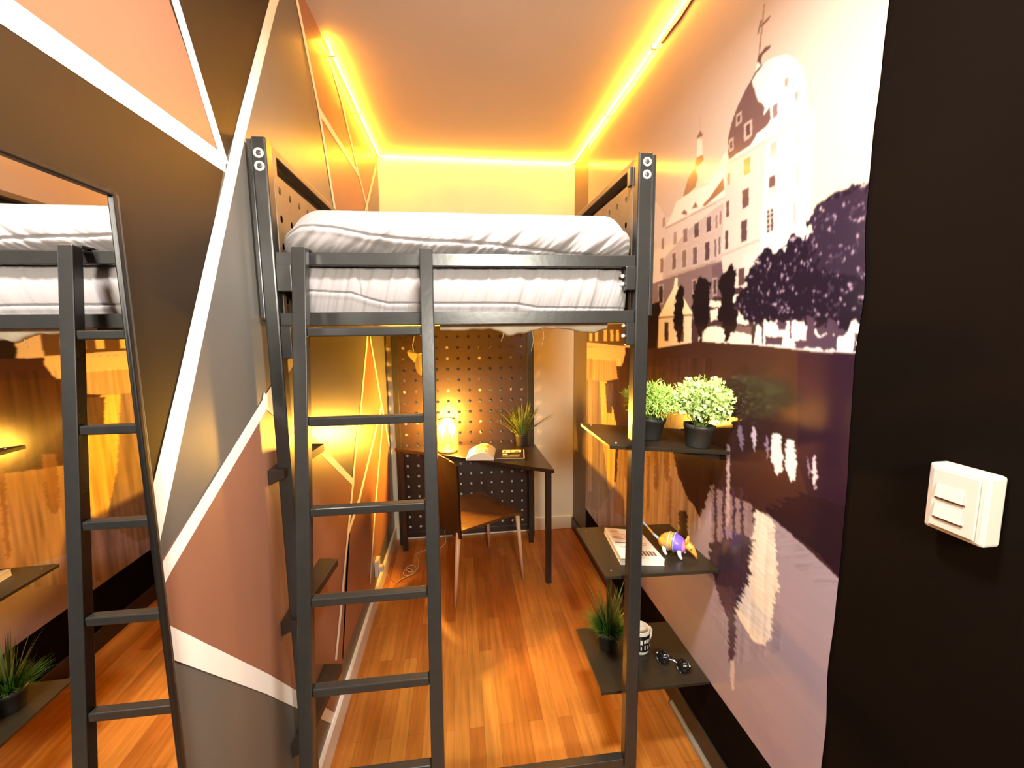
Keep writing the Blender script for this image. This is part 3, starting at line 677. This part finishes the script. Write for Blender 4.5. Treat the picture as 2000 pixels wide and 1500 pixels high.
# ------------------------------------------------------------------ comforter-wrapped mattress
def comforter():
    X0, X1, Ya, Yb, Za, Zb = -.434, .478, YF+.038, YR-.06, 1.541, 1.823
    nx = 420; pts_front = []
    # profile around the section: start bottom front, up, over, down back
    prof = []
    rz = .055
    for i in range(8): prof.append((Ya+.10-.10*i/8, Za, 0))
    nf = 150
    for i in range(nf+1):
        zz = Za+(Zb-rz-Za)*i/nf; prof.append((Ya, zz, 1))
    for i in range(1, 25):
        a = math.pi/2*i/24; prof.append((Ya+rz*1.3*(1-math.cos(a)), Zb-rz+rz*math.sin(a), 2))
    for i in range(1, 30): prof.append((Ya+rz*1.3+(Yb-Ya-2*rz)*i/30, Zb, 3))
    for i in range(0, 8):
        a = math.pi/2*i/8; prof.append((Yb-rz+rz*math.sin(a), Zb-rz+rz*math.cos(a), 4))
    prof += [(Yb, Za+.02, 5), (Yb-.02, Za, 5)]
    m = len(prof); vs = []
    sx = [-1+2*i/nx for i in range(nx+1)]
    seam_lo = [(-.262, .0), (-.24, .0)]
    def smooth(a, b, t):
        t = max(0, min(1, (t-a)/(b-a))); return t*t*(3-2*t)
    seamL = [(-.40, 1.600), (-.25, 1.592), (-.21, 1.578), (-.17, 1.568), (-.08, 1.567), (.08, 1.567), (.15, 1.565), (.20, 1.556), (.44, 1.552)]
    seamU = [(-.40, 1.735), (-.35, 1.742), (-.28, 1.738), (-.20, 1.722), (-.10, 1.712), (.08, 1.706), (.14, 1.699), (.20, 1.693), (.26, 1.688), (.44, 1.675)]
    def interp(t, x):
        for a, b in zip(t, t[1:]):
            if x <= b[0]: 
                k = max(0, (x-a[0])/(b[0]-a[0])); return a[1]+(b[1]-a[1])*k
        return t[-1][1]
    for i, s in enumerate(sx):
        # side rounding: inset of the section towards the ends
        x = X0+(X1-X0)*(s+1)/2
        dl, dr = x-X0, X1-x; R = .058; ins = 0
        for d_, R_ in ((dl, .085), (dr, .06)):
            if d_ < R_: ins = max(ins, R_*(1-math.sqrt(max(0, 1-(1-d_/R_)**2))))
        xr_ = x; x = x/1.085
        for (y, zz, k) in prof:
            top = (zz-Za)/(Zb-Za); zr_ = zz; zz = 1.5+(zz-1.5)/1.085
            # inset only from top and front
            yy = y+ins*.55*(1 if k in (1, 2, 0) else 0)
            z2 = zr_-ins*max(0, (top-.55)/.45) if zz > 1.66 else zr_
            d = 0.0
            if k in (1, 2):
                # pinched by the guard rail
                g = math.exp(-((zz-1.667)/.014)**2); d += .006*g
                if zz > 1.675:
                    b = math.sin(math.pi*min(1, (zz-1.675)/.10)); d -= .040*b**.6*(1 if k == 1 else max(0, 1-(zz-1.731)/.05))
                    # diagonal creases
                    u = x*1.0-(zz-1.68)*1.15
                    n1 = mnoise.noise(Vector((u*26, zz*6, 1.3))); n2 = mnoise.noise(Vector((u*60, zz*9, 7.1)))
                    fade = smooth(1.80, 1.70, zz)
                    d += (.0075*n1+.0038*n2)*(.35+.9*fade)
                    lo = math.exp(-((zz-1.683)/.012)**2); n3 = mnoise.noise(Vector((u*85, 2.2, 5)))
                    d += .006*n3*lo
                    su = interp(seamU, x); d += .0065*math.exp(-((zz-su)/.0028)**2)-.003*math.exp(-((zz-su+.010)/.007)**2)
                    # pucker by the ladder hook
                    d += .008*math.exp(-(((x+.165)/.02)**2+((zz-1.690)/.016)**2))
                else:
                    b = math.sin(math.pi*max(0, min(1, (zz-1.535)/.13))); d -= .014*b
                    u = x*1.0-(zz-1.54)*.28
                    n1 = mnoise.noise(Vector((u*42, zz*4, 3.3))); n2 = mnoise.noise(Vector((u*105, zz*7, 9.1)))
                    d += .0050*n1+.0028*n2
                    sl = interp(seamL, x); d += .0050*math.exp(-((zz-sl)/.0020)**2)-.0012*math.exp(-((zz-sl+.009)/.006)**2)
                    n3 = mnoise.noise(Vector((u*130, 1.2, 5))); d += .0022*n3*(1 if zz < sl else 0)
                    if zz > sl: d += .004*math.exp(-((x+.232+.06*(zz-1.6))/.003)**2)
            if k == 3: z2 += .006*mnoise.noise(Vector((x*9, y*7, 2)))
            xx = xr_
            if k in (1, 2):  # billow of the end edge
                pass
            vs.append((xx, yy+d, z2))
    fs = [(i*m+j, (i+1)*m+j, (i+1)*m+(j+1) % m, i*m+(j+1) % m) for i in range(nx) for j in range(m)]
    fs += [tuple(range(m)), tuple(reversed(range(nx*m, (nx+1)*m)))]
    b = MB(); b.add(vs, fs); return b
cf = thing('mattress', 'mattress wrapped in a puffy pale grey comforter lying on the loft bed', 'mattress', (.02, 2.0, 1.541))
rel(comforter(), cf).build('comforter', 'cloth', cf, smooth=True)
# torn lining sagging below the rail
ln = MB(); nx_ = 90; vs = []
for i in range(nx_+1):
    x = -.05+.47*i/nx_
    sag = .004+.010*max(0, mnoise.noise(Vector((x*9, 0, 4)))+.3)+.004*mnoise.noise(Vector((x*40, 3, 4)))+.012*math.exp(-((x-.37)/.04)**2)+.008*math.exp(-((x-.14)/.03)**2)
    for (dy, dz) in ((.036, 1.531), (.040, 1.512-sag), (.052, 1.508-sag*1.2), (.12, 1.512), (.30, 1.528)):
        vs.append((x, YF+dy, dz))
fs = [(i*5+j, (i+1)*5+j, (i+1)*5+j+1, i*5+j+1) for i in range(nx_) for j in range(4)]
ln.add(vs, fs)
# loose threads
for x, l in ((.205, .05), (.235, .035), (.12, .02)):
    ln.tube([(x, YF+.05, 1.505), (x+.004, YF+.052, 1.495-l*.5), (x-.003, YF+.05, 1.49-l)], .0008, 5)
rel(ln, cf).build('torn_lining', 'lining', cf, smooth=True)['label'] = 'yellowed torn underside lining'

# ------------------------------------------------------------------ right wall shelves
SHX = .437
sh_lab = ('black wall shelf carrying two bushy green potted plants', 'black wall shelf holding a thick magazine and a toy armadillo', 'black wall shelf holding a mug and sunglasses, lowest of the three')
SH = []
for (y0, y1, zf, zw, lab) in ((1.20, 1.51, 1.157, 1.120, sh_lab[0]), (1.222, 1.56, .728, .718, sh_lab[1]), (1.241, 1.55, .306, .300, sh_lab[2])):
    t = thing('wall_shelf', lab, 'shelf', (XR-.003, (y0+y1)/2, zw), 'black shelves on the mural wall')
    xw = XR-.0045; th = .012
    rel(MB().hexa([(SHX, y0, zf-th), (xw, y0, zw-th), (xw, y1, zw-th), (SHX, y1, zf-th)], [(SHX, y0, zf), (xw, y0, zw), (xw, y1, zw), (SHX, y1, zf)]), t).build('board', 'shelf', t, bevel=.0015)
    for yy in (y0+.05, y1-.06):
        rel(MB().hexa([(xw-.16, yy, zw-th-.012+.4*(zf-zw)), (xw, yy, zw-th-.03), (xw, yy+.014, zw-th-.03), (xw-.16, yy+.014, zw-th-.012+.4*(zf-zw))],
                      [(xw-.16, yy, zw-th-.0008+.4*(zf-zw)), (xw, yy, zw-th-.0008), (xw, yy+.014, zw-th-.0008), (xw-.16, yy+.014, zw-th-.0008+.4*(zf-zw))]), t).build('bracket', 'black_trim', t)
    for sy in (y0+.03, y1-.03):
        rel(MB().ball((SHX+.03, sy, zf-.0025), .0035, (1, 1, .6), 8, 6), t).build('screw', 'ring', t, smooth=True)
    SH.append((zf, zw))
def shz(i, x):
    zf, zw = SH[i]; return zf+(zw-zf)*(x-SHX)/(XR-.0045-SHX)
def shtilt(i):
    zf, zw = SH[i]; return math.atan((zf-zw)/(XR-.0045-SHX))
# narrow ledges of left wall
for z0, far, lab in ((1.14, 1.385, 'narrow black ledge on the left wall behind the ladder, highest of three'),
                     (.720, 1.447, 'narrow black ledge on the left wall behind the ladder, middle of three'),
                     (.350, 1.418, 'narrow black ledge on the left wall behind the ladder, lowest of three')):
    tag(MB().hexa([(XL+.002, 1.13, z0-.03), (-.455, 1.13, z0-.012), (-.43, far, z0-.012), (XL+.002, far+.01, z0-.03)],
                  [(XL+.002, 1.13, z0+.012), (-.455, 1.13, z0+.012), (-.43, far, z0+.012), (XL+.002, far+.01, z0+.012)]).build('wall_ledge', 'black_trim', bevel=.001, at0=(XL, 1.2, z0)),
        lab, 'ledge', 'narrow ledges on the left wall')

# ------------------------------------------------------------------ plants
def pot(root, r0, r1, h):
    MB().lathe([(0, 0), (r0*.96, 0), (r0, .003), (r1*.96, h-.014), (r1, h-.013), (r1*1.04, h), (r1*.93, h), (r1*.86, h-.012)], n=28).build('pot', 'pot', root, smooth=True)
    MB().lathe([(0, h-.010), (r1*.88, h-.011)], n=20).build('soil', 'soil', root)
def bush(label, loc, R, zlo, zhi, n, seed, m, tilt, lw_=.011, up=1.0, round_leaf=True):
    rnd = random.Random(seed)
    t = thing('potted_plant', label, 'plant', loc, rot=(0, tilt, 0)); pot(t, .033, .046, .072)
    fb = MB(); sb = MB()
    cz = (zlo+zhi)/2; hz = (zhi-zlo)/2
    for i in range(n):
        th = rnd.uniform(0, 2*math.pi); cphi = rnd.uniform(-.75, 1); sp_ = math.sqrt(1-cphi*cphi); rr = rnd.uniform(.55, 1.0)
        bump = 1+.16*mnoise.noise(Vector((math.cos(th)*sp_*3, math.sin(th)*sp_*3, cphi*3+seed)))*2
        d = Vector((sp_*math.cos(th), sp_*math.sin(th), cphi)); tip = Vector((d.x*R*rr*bump, d.y*R*rr*bump, cz+d.z*hz*rr*bump))
        if i % 9 == 0:
            b0 = Vector((rnd.uniform(-.015, .015), rnd.uniform(-.015, .015), .062)); sb.tube([b0, b0.lerp(tip, .5)+Vector((0, 0, .008)), tip], .0011, 5)
        for q in range(3):
            c = tip+Vector([rnd.gauss(0, .006) for _ in range(3)])
            a = (d+Vector([rnd.gauss(0, .6) for _ in range(3)])).normalized(); s = a.orthogonal().normalized(); s = Matrix.Rotation(rnd.uniform(0, 6.28), 3, a) @ s
            nrm = a.cross(s); L = lw_*rnd.uniform(.7, 1.3); Wd = L*(.42 if round_leaf else .16)
            if not round_leaf: L *= 1.5
            fb.add([c-a*L*.5, c-s*Wd+nrm*L*.05, c+a*L*.15-s*Wd*.8+nrm*L*.10, c+a*L*.6, c+a*L*.15+s*Wd*.8+nrm*L*.10, c+s*Wd+nrm*L*.05], [(0, 1, 2, 3, 4, 5)])
    fb.build('foliage', m, t); sb.build('stem', 'grass', t)
    return t
bush('bushy feathery green plant in black pot, behind the right bed post on top shelf', (.612, 1.318, shz(0, .612)+.0004), .090, .075, .185, 900, 5, 'leaf', shtilt(0), .012, round_leaf=False)
bush('bushy round-leaved green plant in black pot on the top shelf beside the wall', (.735, 1.240, shz(0, .735)+.0004), .086, .080, .215, 900, 9, 'leaf2', shtilt(0), .013)
def blades(mb, n, L0, L1, spread, base_r, z0, seed, w=.004, droop=.5):
    rnd = random.Random(seed)
    for i in range(n):
        th = rnd.uniform(0, 2*math.pi); L = rnd.uniform(L0, L1); lean = rnd.uniform(.1, spread)
        b = Vector((math.cos(th), math.sin(th), 0))*base_r*rnd.random()+Vector((0, 0, z0)); d = Vector((math.cos(th), math.sin(th), 0)); s = Vector((-d.y, d.x, 0))
        pts = []
        for k in range(6):
            t = k/5; pts.append(b+d*(L*lean*t+L*droop*lean*t*t*.5)+Vector((0, 0, L*(t*(1-.25*lean)-droop*lean*.45*t*t))))
        vs = []
        for k, p in enumerate(pts):
            ww = w*(1-(k/5)**1.6)*.5+.0002; vs += [p-s*ww, p+s*ww+Vector((0, 0, ww*.3))]
        mb.add(vs, [(2*k, 2*k+1, 2*k+3, 2*k+2) for k in range(5)])
    return mb

# shelf 3: grassy plant
t = thing('potted_plant', 'small grass-like green plant in dark pot on the lowest shelf', 'plant', (.530, 1.440, shz(2, .530)+.0004), rot=(0, shtilt(2), 0))
t.scale = (1.1, 1.1, 1.1)
pot(t, .030, .040, .066)
blades(MB(), 650, .04, .075, 1.0, .034, .055, 3, .0038).build('tuft', 'dgrass', t)
blades(MB(), 40, .12, .19, .45, .014, .056, 8, .007, .3).build('long_leaves', 'grass', t)

# ------------------------------------------------------------------ things on shelves
# thick magazine
zb = shz(1, .58)
bk = thing('magazine', 'thick white and orange printed magazine lying on the middle shelf', 'magazine', (.585, 1.37, zb))
bk.rotation_euler = (0, shtilt(1), 0)
q0 = [(.512, 1.283), (.652, 1.262), (.655, 1.468), (.532, 1.505)]
def loc2(p, z): return (p[0]-.585, p[1]-1.37, z)
MB().hexa([loc2(p, .0015) for p in q0], [loc2(p, .0205) for p in q0]).build('pages', 'paper', bk)
cv = MB(); q1 = [((p[0]-.585)*1.015, (p[1]-1.37)*1.01) for p in q0]
cv.hexa([(x, y, .0207) for x, y in q1], [(x, y, .0222) for x, y in q1], 0)
cv.hexa([(x, y, 0) for x, y in q1], [(x, y, .0014) for x, y in q1], 0)
def bil(u, v):
    a = Vector(q1[0]).lerp(Vector(q1[1]), u); b = Vector(q1[3]).lerp(Vector(q1[2]), u); return a.lerp(b, v)
rnd = random.Random(4)
def patch(u0, u1, v0, v1, mi):
    cv.add([(*bil(u, v), .0226) for u, v in ((u0, v0), (u1, v0), (u1, v1), (u0, v1))], [(0, 1, 2, 3)], mi)
for k in range(7):   # title letters near the front edge
    patch(.36+k*.08, .36+k*.08+.055, .10, .24, 1)
for k in range(26):
    u = rnd.uniform(.06, .85); v = rnd.uniform(.30, .93); patch(u, min(.97, u+rnd.uniform(.05, .3)), v, v+rnd.uniform(.008, .03), rnd.choice((1, 2, 2, 1)))
cv.build('cover', ['paper', 'ink', 'orange'], bk)['label'] = 'white cover with orange and brown print'

# armadillo figurine
zt_ = shz(1, .722)+.001
ar = thing('toy_armadillo', 'small painted armadillo figurine, orange and violet, on the middle shelf', 'figurine', (.722, 1.330, zt_), rot=(0, shtilt(1), math.radians(-42)))
ar.scale = (1.2, 1.2, 1.2)
ab = MB(); N_ = 20
seg = [(-.046, .004, .030), (-.042, .014, .031), (-.033, .022, .033), (-.020, .027, .036), (-.004, .028, .037), (.012, .026, .035), (.024, .020, .032), (.031, .012, .029)]
prev = None; ring_i = []
for (x, r, zc_) in seg:
    ring_i.append([(x, r*math.cos(2*math.pi*k/N_), zc_+r*.92*math.sin(2*math.pi*k/N_)) for k in range(N_)])
for i in range(len(seg)-1):
    mi = 0 if i < 4 else (1 if i < 6 else 2)
    ab.add(ring_i[i]+ring_i[i+1], [(k, (k+1) % N_, N_+(k+1) % N_, N_+k) for k in range(N_)], mi)
ab.add(ring_i[0], [tuple(range(N_))], 0); ab.add(ring_i[-1], [tuple(range(N_))], 2)
for i in range(1, 5): ab.ring((seg[i][0]+.005, 0, seg[i][2]), (1, 0, 0), seg[i][1]*1.0, .0013, 24, 6, mi=3)
ab.build('shell', ['ochre', 'violet', 'pink', 'bluegrey'], ar, smooth=True)
hb = MB(); hb.tube([(.026, 0, .036), (.036, 0, .038), (.046, 0, .030), (.056, 0, .017), (.062, 0, .006)], [.010, .0125, .0105, .006, .003], 12)
hb.build('head', 'ochre', ar, smooth=True)
for s in (-1, 1):
    MB().ball((.033, s*.010, .052), .009, (.45, .6, 1.2), 10, 8).build('ear', 'ochre', ar, smooth=True)
    MB().ball((.047, s*.009, .033), .0022, n=8, m=6).build('eye', 'black', ar, smooth=True)
    for lx in (-.026, .016):
        MB().tube([(lx, s*.017, .024), (lx+.004, s*.021, .010), (lx+.010, s*.021, .0025)], [.0065, .005, .0045], 8).build('leg', 'toywhite', ar, smooth=True)
tb = [(-.044, 0, .032), (-.062, 0, .044), (-.080, 0, .060), (-.100, 0, .076), (-.120, 0, .086)]
for i in range(4):
    MB().tube([tb[i], tb[i+1]], [.0045-.0009*i, .0036-.0009*i], 8).build('tail_segment', ('bluegrey', 'ochre', 'bluegrey', 'orange')[i], ar, smooth=True)

# mug
zm = shz(2, .648)
mg = thing('mug', 'white ceramic mug with black printed band on the lowest shelf', 'mug', (.643, 1.412, zm+.0004), rot=(0, shtilt(2), math.radians(200)))
MB().lathe([(0, .002), (.030, 0), (.033, .003), (.035, .012), (.036, .090), (.0355, .0925), (.0335, .0925), (.0325, .088), (.0315, .012), (0, .008)], n=36).build('cup', 'ceramic', mg, smooth=True)
pb = MB(); R_ = .0364
def wrap(a0, a1, z0, z1, mi, R_=R_):
    n = max(2, int((a1-a0)/.12)); vs = []
    for i in range(n+1):
        a = a0+(a1-a0)*i/n; vs += [(R_*math.cos(a), R_*math.sin(a), z0), (R_*math.cos(a), R_*math.sin(a), z1)]
    pb.add(vs, [(2*i, 2*i+2, 2*i+3, 2*i+1) for i in range(n)], mi)
wrap(.35, 2.5, .016, .078, 0)
rnd = random.Random(2)
for k in range(5):
    a = .5+k*.38; wrap(a, a+.24, .048+rnd.uniform(-.003, .004), .064, 1, .0368); wrap(a+.04, a+.16, .024, .041+rnd.uniform(-.004, .004), 1, .0368)
pb.build('print', ['black', 'ceramic'], mg, smooth=True)['label'] = 'black band with white marks'
MB().tube([(-.034, 0, .075), (-.050, 0, .074), (-.058, 0, .060), (-.056, 0, .038), (-.048, 0, .024), (-.034, 0, .020)], .0048, 10).build('handle', 'ceramic', mg, smooth=True)

# sunglasses
zg = shz(2, .72)
A_ = Vector((.698, 1.335)); B_ = Vector((.748, 1.290)); mid = (A_+B_)/2
ang = math.atan2(B_.y-A_.y, B_.x-A_.x)
sg = thing('sunglasses', 'black round sunglasses folded on the lowest shelf in front of the mug', 'sunglasses', (mid.x, mid.y, zg), rot=(0, shtilt(2), ang))
sg.scale = (1.12, 1.12, 1.12)
for s in (-1, 1):
    lens = MB(); lens.lathe([(0, .001), (.0185, .0), (.0185, .0016), (0, .0026)], n=26)
    o = lens.build('lens', 'black', sg, smooth=True); o.location = (s*.031, 0, .020); o.rotation_euler = (math.radians(62), 0, 0)
    f_ = MB().ring((0, 0, 0), (0, 0, 1), .0195, .0018, 28, 8).build('rim', 'black', sg, smooth=True); f_.location = (s*.031, 0, .021); f_.rotation_euler = (math.radians(62), 0, 0)
    MB().tube([(s*.050, .004, .026), (s*.052, .02, .012), (s*.030, .034, .006), (-s*.02, .036+.004*s, .0035), (-s*.040, .032+.004*s, .0025)], [.0022, .0020, .0016, .0015, .0015], 8).build('temple', 'black', sg, smooth=True)
    MB().ball((s*.050, .001, .029), .0026, n=8, m=6).build('hinge', 'ring', sg, smooth=True)
MB().tube([(-.0125, 0, .024), (0, -.001, .028), (.0125, 0, .024)], .0016, 8).build('bridge', 'ring', sg, smooth=True)

# ------------------------------------------------------------------ desk under the bed
ZD = .72
dk = thing('desk', 'black corner desk with slanting front edge under the loft bed', 'desk', (.2, 2.75, 0))
poly = [(.512, 2.285), (.497, 2.908), (-.405, 2.908), (-.445, 2.900), (-.447, 2.893)]
rel(MB().hexa([(x, y, ZD-.022) for x, y in poly], [(x, y, ZD) for x, y in poly]), dk).build('tabletop', 'desk', dk, bevel=.002)
for x, y in ((.494, 2.365), (.474, 2.868), (-.40, 2.872)):
    rel(MB().box((x-.016, y-.016, 0), (x+.016, y+.016, ZD-.023)), dk).build('leg', 'desk', dk, bevel=.002)
# lamp
lp = thing('table_lamp', 'glowing glass lantern lamp with wire handle on the black desk', 'lamp', (LAMP[0], LAMP[1], ZD))
MB().lathe([(0, 0), (.062, 0), (.064, .004), (.062, .014), (.02, .018), (0, .018)], n=32).build('base', 'lampmetal', lp, smooth=True)
MB().lathe([(.060, .018), (.066, .022), (.068, .04), (.068, .205), (.062, .215), (.058, .216)], n=40).build('jar', 'glass', lp, smooth=True)
for dx in (-.032, .030):
    MB().ball((dx, 0, .150), .021, (1, 1, 1.7), 16, 12).build('bulb', 'bulb', lp, smooth=True)
    MB().tube([(dx, 0, .018), (dx, 0, .112)], .004, 8).build('bulb_stem', 'lampmetal', lp, smooth=True)
MB().tube([(-.02+.058*math.cos(a)+.03, 0, .222+.075*math.sin(a)) for a in [math.pi*i/14 for i in range(15)]], .0028, 8).build('handle', 'wire', lp, smooth=True)
# open magazine
om = thing('open_magazine', 'open magazine on the desk, pale pages curling left and dark printed page right', 'magazine', (.205, 2.615, ZD+.0005), rot=(0, 0, math.radians(-8)))
def page(sgn, wdt, hgt, lift, layers, name, m):
    mb = MB(); n = 14; vs = []
    for i in range(n+1):
        t = i/n; x = sgn*wdt*t; z = lift*math.sin(math.pi*min(1, t*1.02))**.8*(1-.45*t)+.001
        for y in (-hgt/2, hgt/2): vs += [(x, y, z+layers*(1-t*.3)), (x, y, max(.0004, z-.001) if False else .0004)]
    fs = []
    for i in range(n):
        a = i*4; b = a+4; fs += [(a, b, b+2, a+2), (a+1, a+3, b+3, b+1), (a, a+1, b+1, b), (a+2, b+2, b+3, a+3)]
    fs += [(0, 2, 3, 1), (n*4, n*4+1, n*4+3, n*4+2)]
    mb.add(vs, fs); return mb.build(name, m, om, smooth=False)
page(-1, .17, .21, .048, .012, 'left_pages', 'paper'); page(1, .19, .21, .004, .004, 'right_page', 'darkmag')
ip = MB()
def onleft(x):   # height of the left hump
    t = -x/.17; return .048*math.sin(math.pi*min(1, t*1.02))**.8*(1-.45*t)+.001+.012*(1-t*.3)+.0012
for k in range(6):
    yy = -.085+k*.012
    for q in range(4):
        xa, xb = -.115+q*.018, -.115+q*.018+.014
        ip.add([(xa, yy, onleft(xa)), (xb, yy, onleft(xb)), (xb, yy+.005, onleft(xb)), (xa, yy+.005, onleft(xa))], [(0, 1, 2, 3)], 0)
for q in range(5):
    xa, xb = -.120+q*.016, -.120+(q+1)*.016
    ip.add([(xa, .01, onleft(xa)), (xb, .01, onleft(xb)), (xb, .08, onleft(xb)), (xa, .08, onleft(xa))], [(0, 1, 2, 3)], 2)
for x0, y0, x1, y1 in ((.045, .02, .095, .085), (.10, .035, .165, .085), (.05, -.03, .08, -.0), (.10, -.03, .16, -.022), (.05, -.055, .15, -.048), (.01, -.100, .185, -.095), (.180, -.095, .185, .095)):
    ip.box((x0, y0, .0098), (x1, y1, .0104), 1)
for x0, y0, x1, y1 in ((.055, .03, .07, .06), (.125, .04, .15, .07)):
    ip.box((x0, y0, .0105), (x1, y1, .0108), 0)
ip.build('page_print', ['ink', 'paper', 'orange'], om)
# desk plant
dp = thing('potted_plant', 'spiky grass plant in small black pot on the desk against white wall', 'plant', (.405, 2.815, ZD+.0005))
MB().lathe([(0, 0), (.034, 0), (.036, .003), (.044, .075), (.046, .085), (.042, .085), (.039, .074)], n=28).build('pot', 'pot', dp, smooth=True)
MB().lathe([(0, .072), (.040, .072)], n=20).build('soil', 'soil', dp)
blades(MB(), 120, .16, .27, .85, .03, .07, 12, .010, .45).build('blades', 'grass', dp)
dp.children[-1].data.materials.clear(); dp.children[-1].data.materials.append(mat('desk_grass', (.30, .34, .10), .45, vary=.4, vscale=20))

# ------------------------------------------------------------------ chair
ch = thing('chair', 'brown moulded plywood chair with tan tapered legs beside the desk', 'chair', (.06, 2.45, 0))
A0, B0, C0, D0 = Vector((-.012, 2.215)), Vector((.345, 2.425)), Vector((.165, 2.79)), Vector((-.20, 2.62))
# seat shell
def quadp(u, v):
    return A0.lerp(B0, u).lerp(D0.lerp(C0, u), v)
sb_ = MB(); n = 16; top = []; bot = []
for i in range(n+1):
    for j in range(n+1):
        u, v = i/n, j/n; p = quadp(u, v); dip = -.014*math.sin(math.pi*v)*math.sin(math.pi*min(1, u*1.1))-.018*max(0, (u-.8)/.2)**2
        top.append((p.x, p.y, .432+dip)); bot.append((p.x, p.y, .416+dip))
m_ = n+1; fs = []
for i in range(n):
    for j in range(n):
        a = i*m_+j; fs += [(a, a+1, a+m_+1, a+m_)]; a += m_*m_; fs += [(a, a+m_, a+m_+1, a+1)]
K = m_*m_
for i in range(n):
    for a, b in ((i, i+1), (n*m_+i, n*m_+i+1), (i*m_, (i+1)*m_), (i*m_+n, (i+1)*m_+n)): fs.append((a, b, b+K, a+K))
sb_.add(top+bot, fs); rel(sb_, ch).build('seat', 'seatply_lit', ch, smooth=False, bevel=0)
# backrest
bb = MB(); vs = []
back_n = (A0-B0).normalized(); nb = 14
for L_ in (0, 1):
    for i in range(nb+1):
        for j in range(nb+1):
            v = i/nb; h = j/nb; p = A0.lerp(D0, v); cur = .028*math.sin(math.pi*v); zz = .385+.425*h-(.05*(abs(v-.5)*2)**6 if h > .9 else 0)*.3
            off = back_n*(-.0+cur+.010*h+(.012 if L_ else 0)); vs.append((p.x+off.x, p.y+off.y, zz))
m_ = nb+1; K = m_*m_; fs = []
for i in range(nb):
    for j in range(nb):
        a = i*m_+j; fs += [(a, a+1, a+m_+1, a+m_)]; a += K; fs += [(a, a+m_, a+m_+1, a+1)]
for i in range(nb):
    for a, b in ((i, i+1), (nb*m_+i, nb*m_+i+1), (i*m_, (i+1)*m_), (i*m_+nb, (i+1)*m_+nb)): fs.append((a, b, b+K, a+K))
bb.add(vs, fs); rel(bb, ch).build('backrest', 'plywood', ch, smooth=False)
rm = MB(); rm.tube([Vector((*(A0.lerp(D0, v)+back_n*(.028*math.sin(math.pi*v)+.016)), .812)) for v in [i/12 for i in range(2, 11)]], .0035, 8)
rel(rm, ch).build('edge_band', 'leg', ch, smooth=True)
for foot, topp in (((-.059, 2.209), (-.030, 2.235)), ((.350, 2.422), (.318, 2.43)), ((.172, 2.823), (.155, 2.775)), ((-.234, 2.62), (-.185, 2.60))):
    rel(MB().tube([(foot[0], foot[1], 0), (topp[0], topp[1], .414)], [.0085, .0135], 14), ch).build('leg', 'leg', ch, smooth=True)

# ------------------------------------------------------------------ small things by the back
ol = thing('power_socket', 'small white socket box low on the left wall above the baseboard', 'socket', (XL, 2.33, .20))
rel(MB().box((XL+.0015, 2.295, .155), (XL+.022, 2.365, .245)), ol).build('box', 'plastic', ol, bevel=.003)
rel(MB().box((XL+.022, 2.312, .175), (XL+.045, 2.348, .205)), ol).build('plug', 'plastic', ol, bevel=.003)
cb = [(-.45, 2.33, .19), (-.425, 2.36, .10), (-.41, 2.45, .02), (-.38, 2.52, .006)]
for i in range(40):
    a = i/40*4*math.pi; cb.append((-.355+.035*math.cos(a)+i*.0007, 2.56+.05*math.sin(a)+i*.002, .006+.001*(i % 3)))
cb += [(-.30, 2.70, .005), (-.33, 2.80, .005), (-.25, 2.86, .005), (-.16, 2.87, .005), (-.13, 2.90, .02), (-.14, 2.925, .3), (-.13, 2.93, .60)]
rel(MB().tube(cb, .0025, 6), lp).build('power_cord', 'wire', lp, smooth=True)['label'] = 'thin pale cord coiled on floor'
rg = thing('hanging_rag', 'torn pale cloth scrap hanging by string from beneath the bed', 'cloth', (-.28, 2.88, 1.5))
rgp = [(-.335, 1.368), (-.322, 1.378), (-.298, 1.372), (-.272, 1.352), (-.245, 1.356), (-.215, 1.345), (-.21, 1.262), (-.232, 1.222), (-.252, 1.205), (-.272, 1.222), (-.286, 1.252), (-.290, 1.290), (-.312, 1.320), (-.332, 1.345)]
rel(MB().hexa([(x, 2.870+.008*math.sin(x*60), z) for x, z in rgp], [(x, 2.8735+.008*math.sin(x*60), z) for x, z in rgp]), rg).build('cloth', 'rag', rg)
rel(MB().tube([(-.285, 2.872, 1.515), (-.290, 2.872, 1.45), (-.300, 2.872, 1.41), (-.296, 2.872, 1.37)], .0016, 6), rg).build('string', 'wire', rg, smooth=True)
rel(MB().box((-.315, 2.862, 1.47), (-.265, 2.885, 1.515)), rg).build('clamp', 'black', rg, bevel=.004)

# ------------------------------------------------------------------ light switch
sw = thing('light_switch', 'white square surface-mounted light switch with two rockers on the dark wall', 'light switch', (XR, .577, 1.213))
y0, y1, z0, z1 = .533, .619, 1.156, 1.270
rel(MB().box((XR-.034, y0, z0), (XR-.0008, y1, z1)), sw).build('housing', 'plastic', sw, bevel=.005)
rel(MB().box((XR-.0375, y0+.010, z0+.008), (XR-.0345, y1-.010, z1-.008)), sw).build('cover_plate', 'plastic', sw, bevel=.0012)
for za, zb_ in ((z0+.022, z0+.048), (z0+.056, z0+.082)):
    rel(MB().hexa([(XR-.0378, y0+.028, za+.004), (XR-.0378, y1-.018, za+.004), (XR-.0378, y1-.018, zb_), (XR-.0378, y0+.028, zb_)],
                  [(XR-.0415, y0+.028, za+.004), (XR-.0415, y1-.018, za+.004), (XR-.0385, y1-.018, zb_), (XR-.0385, y0+.028, zb_)]), sw).build('rocker', 'plastic', sw, bevel=.0008)
    rel(MB().box((XR-.0382, y0+.026, za+.0005), (XR-.0377, y1-.016, za+.0035)), sw).build('gap', 'slot', sw)
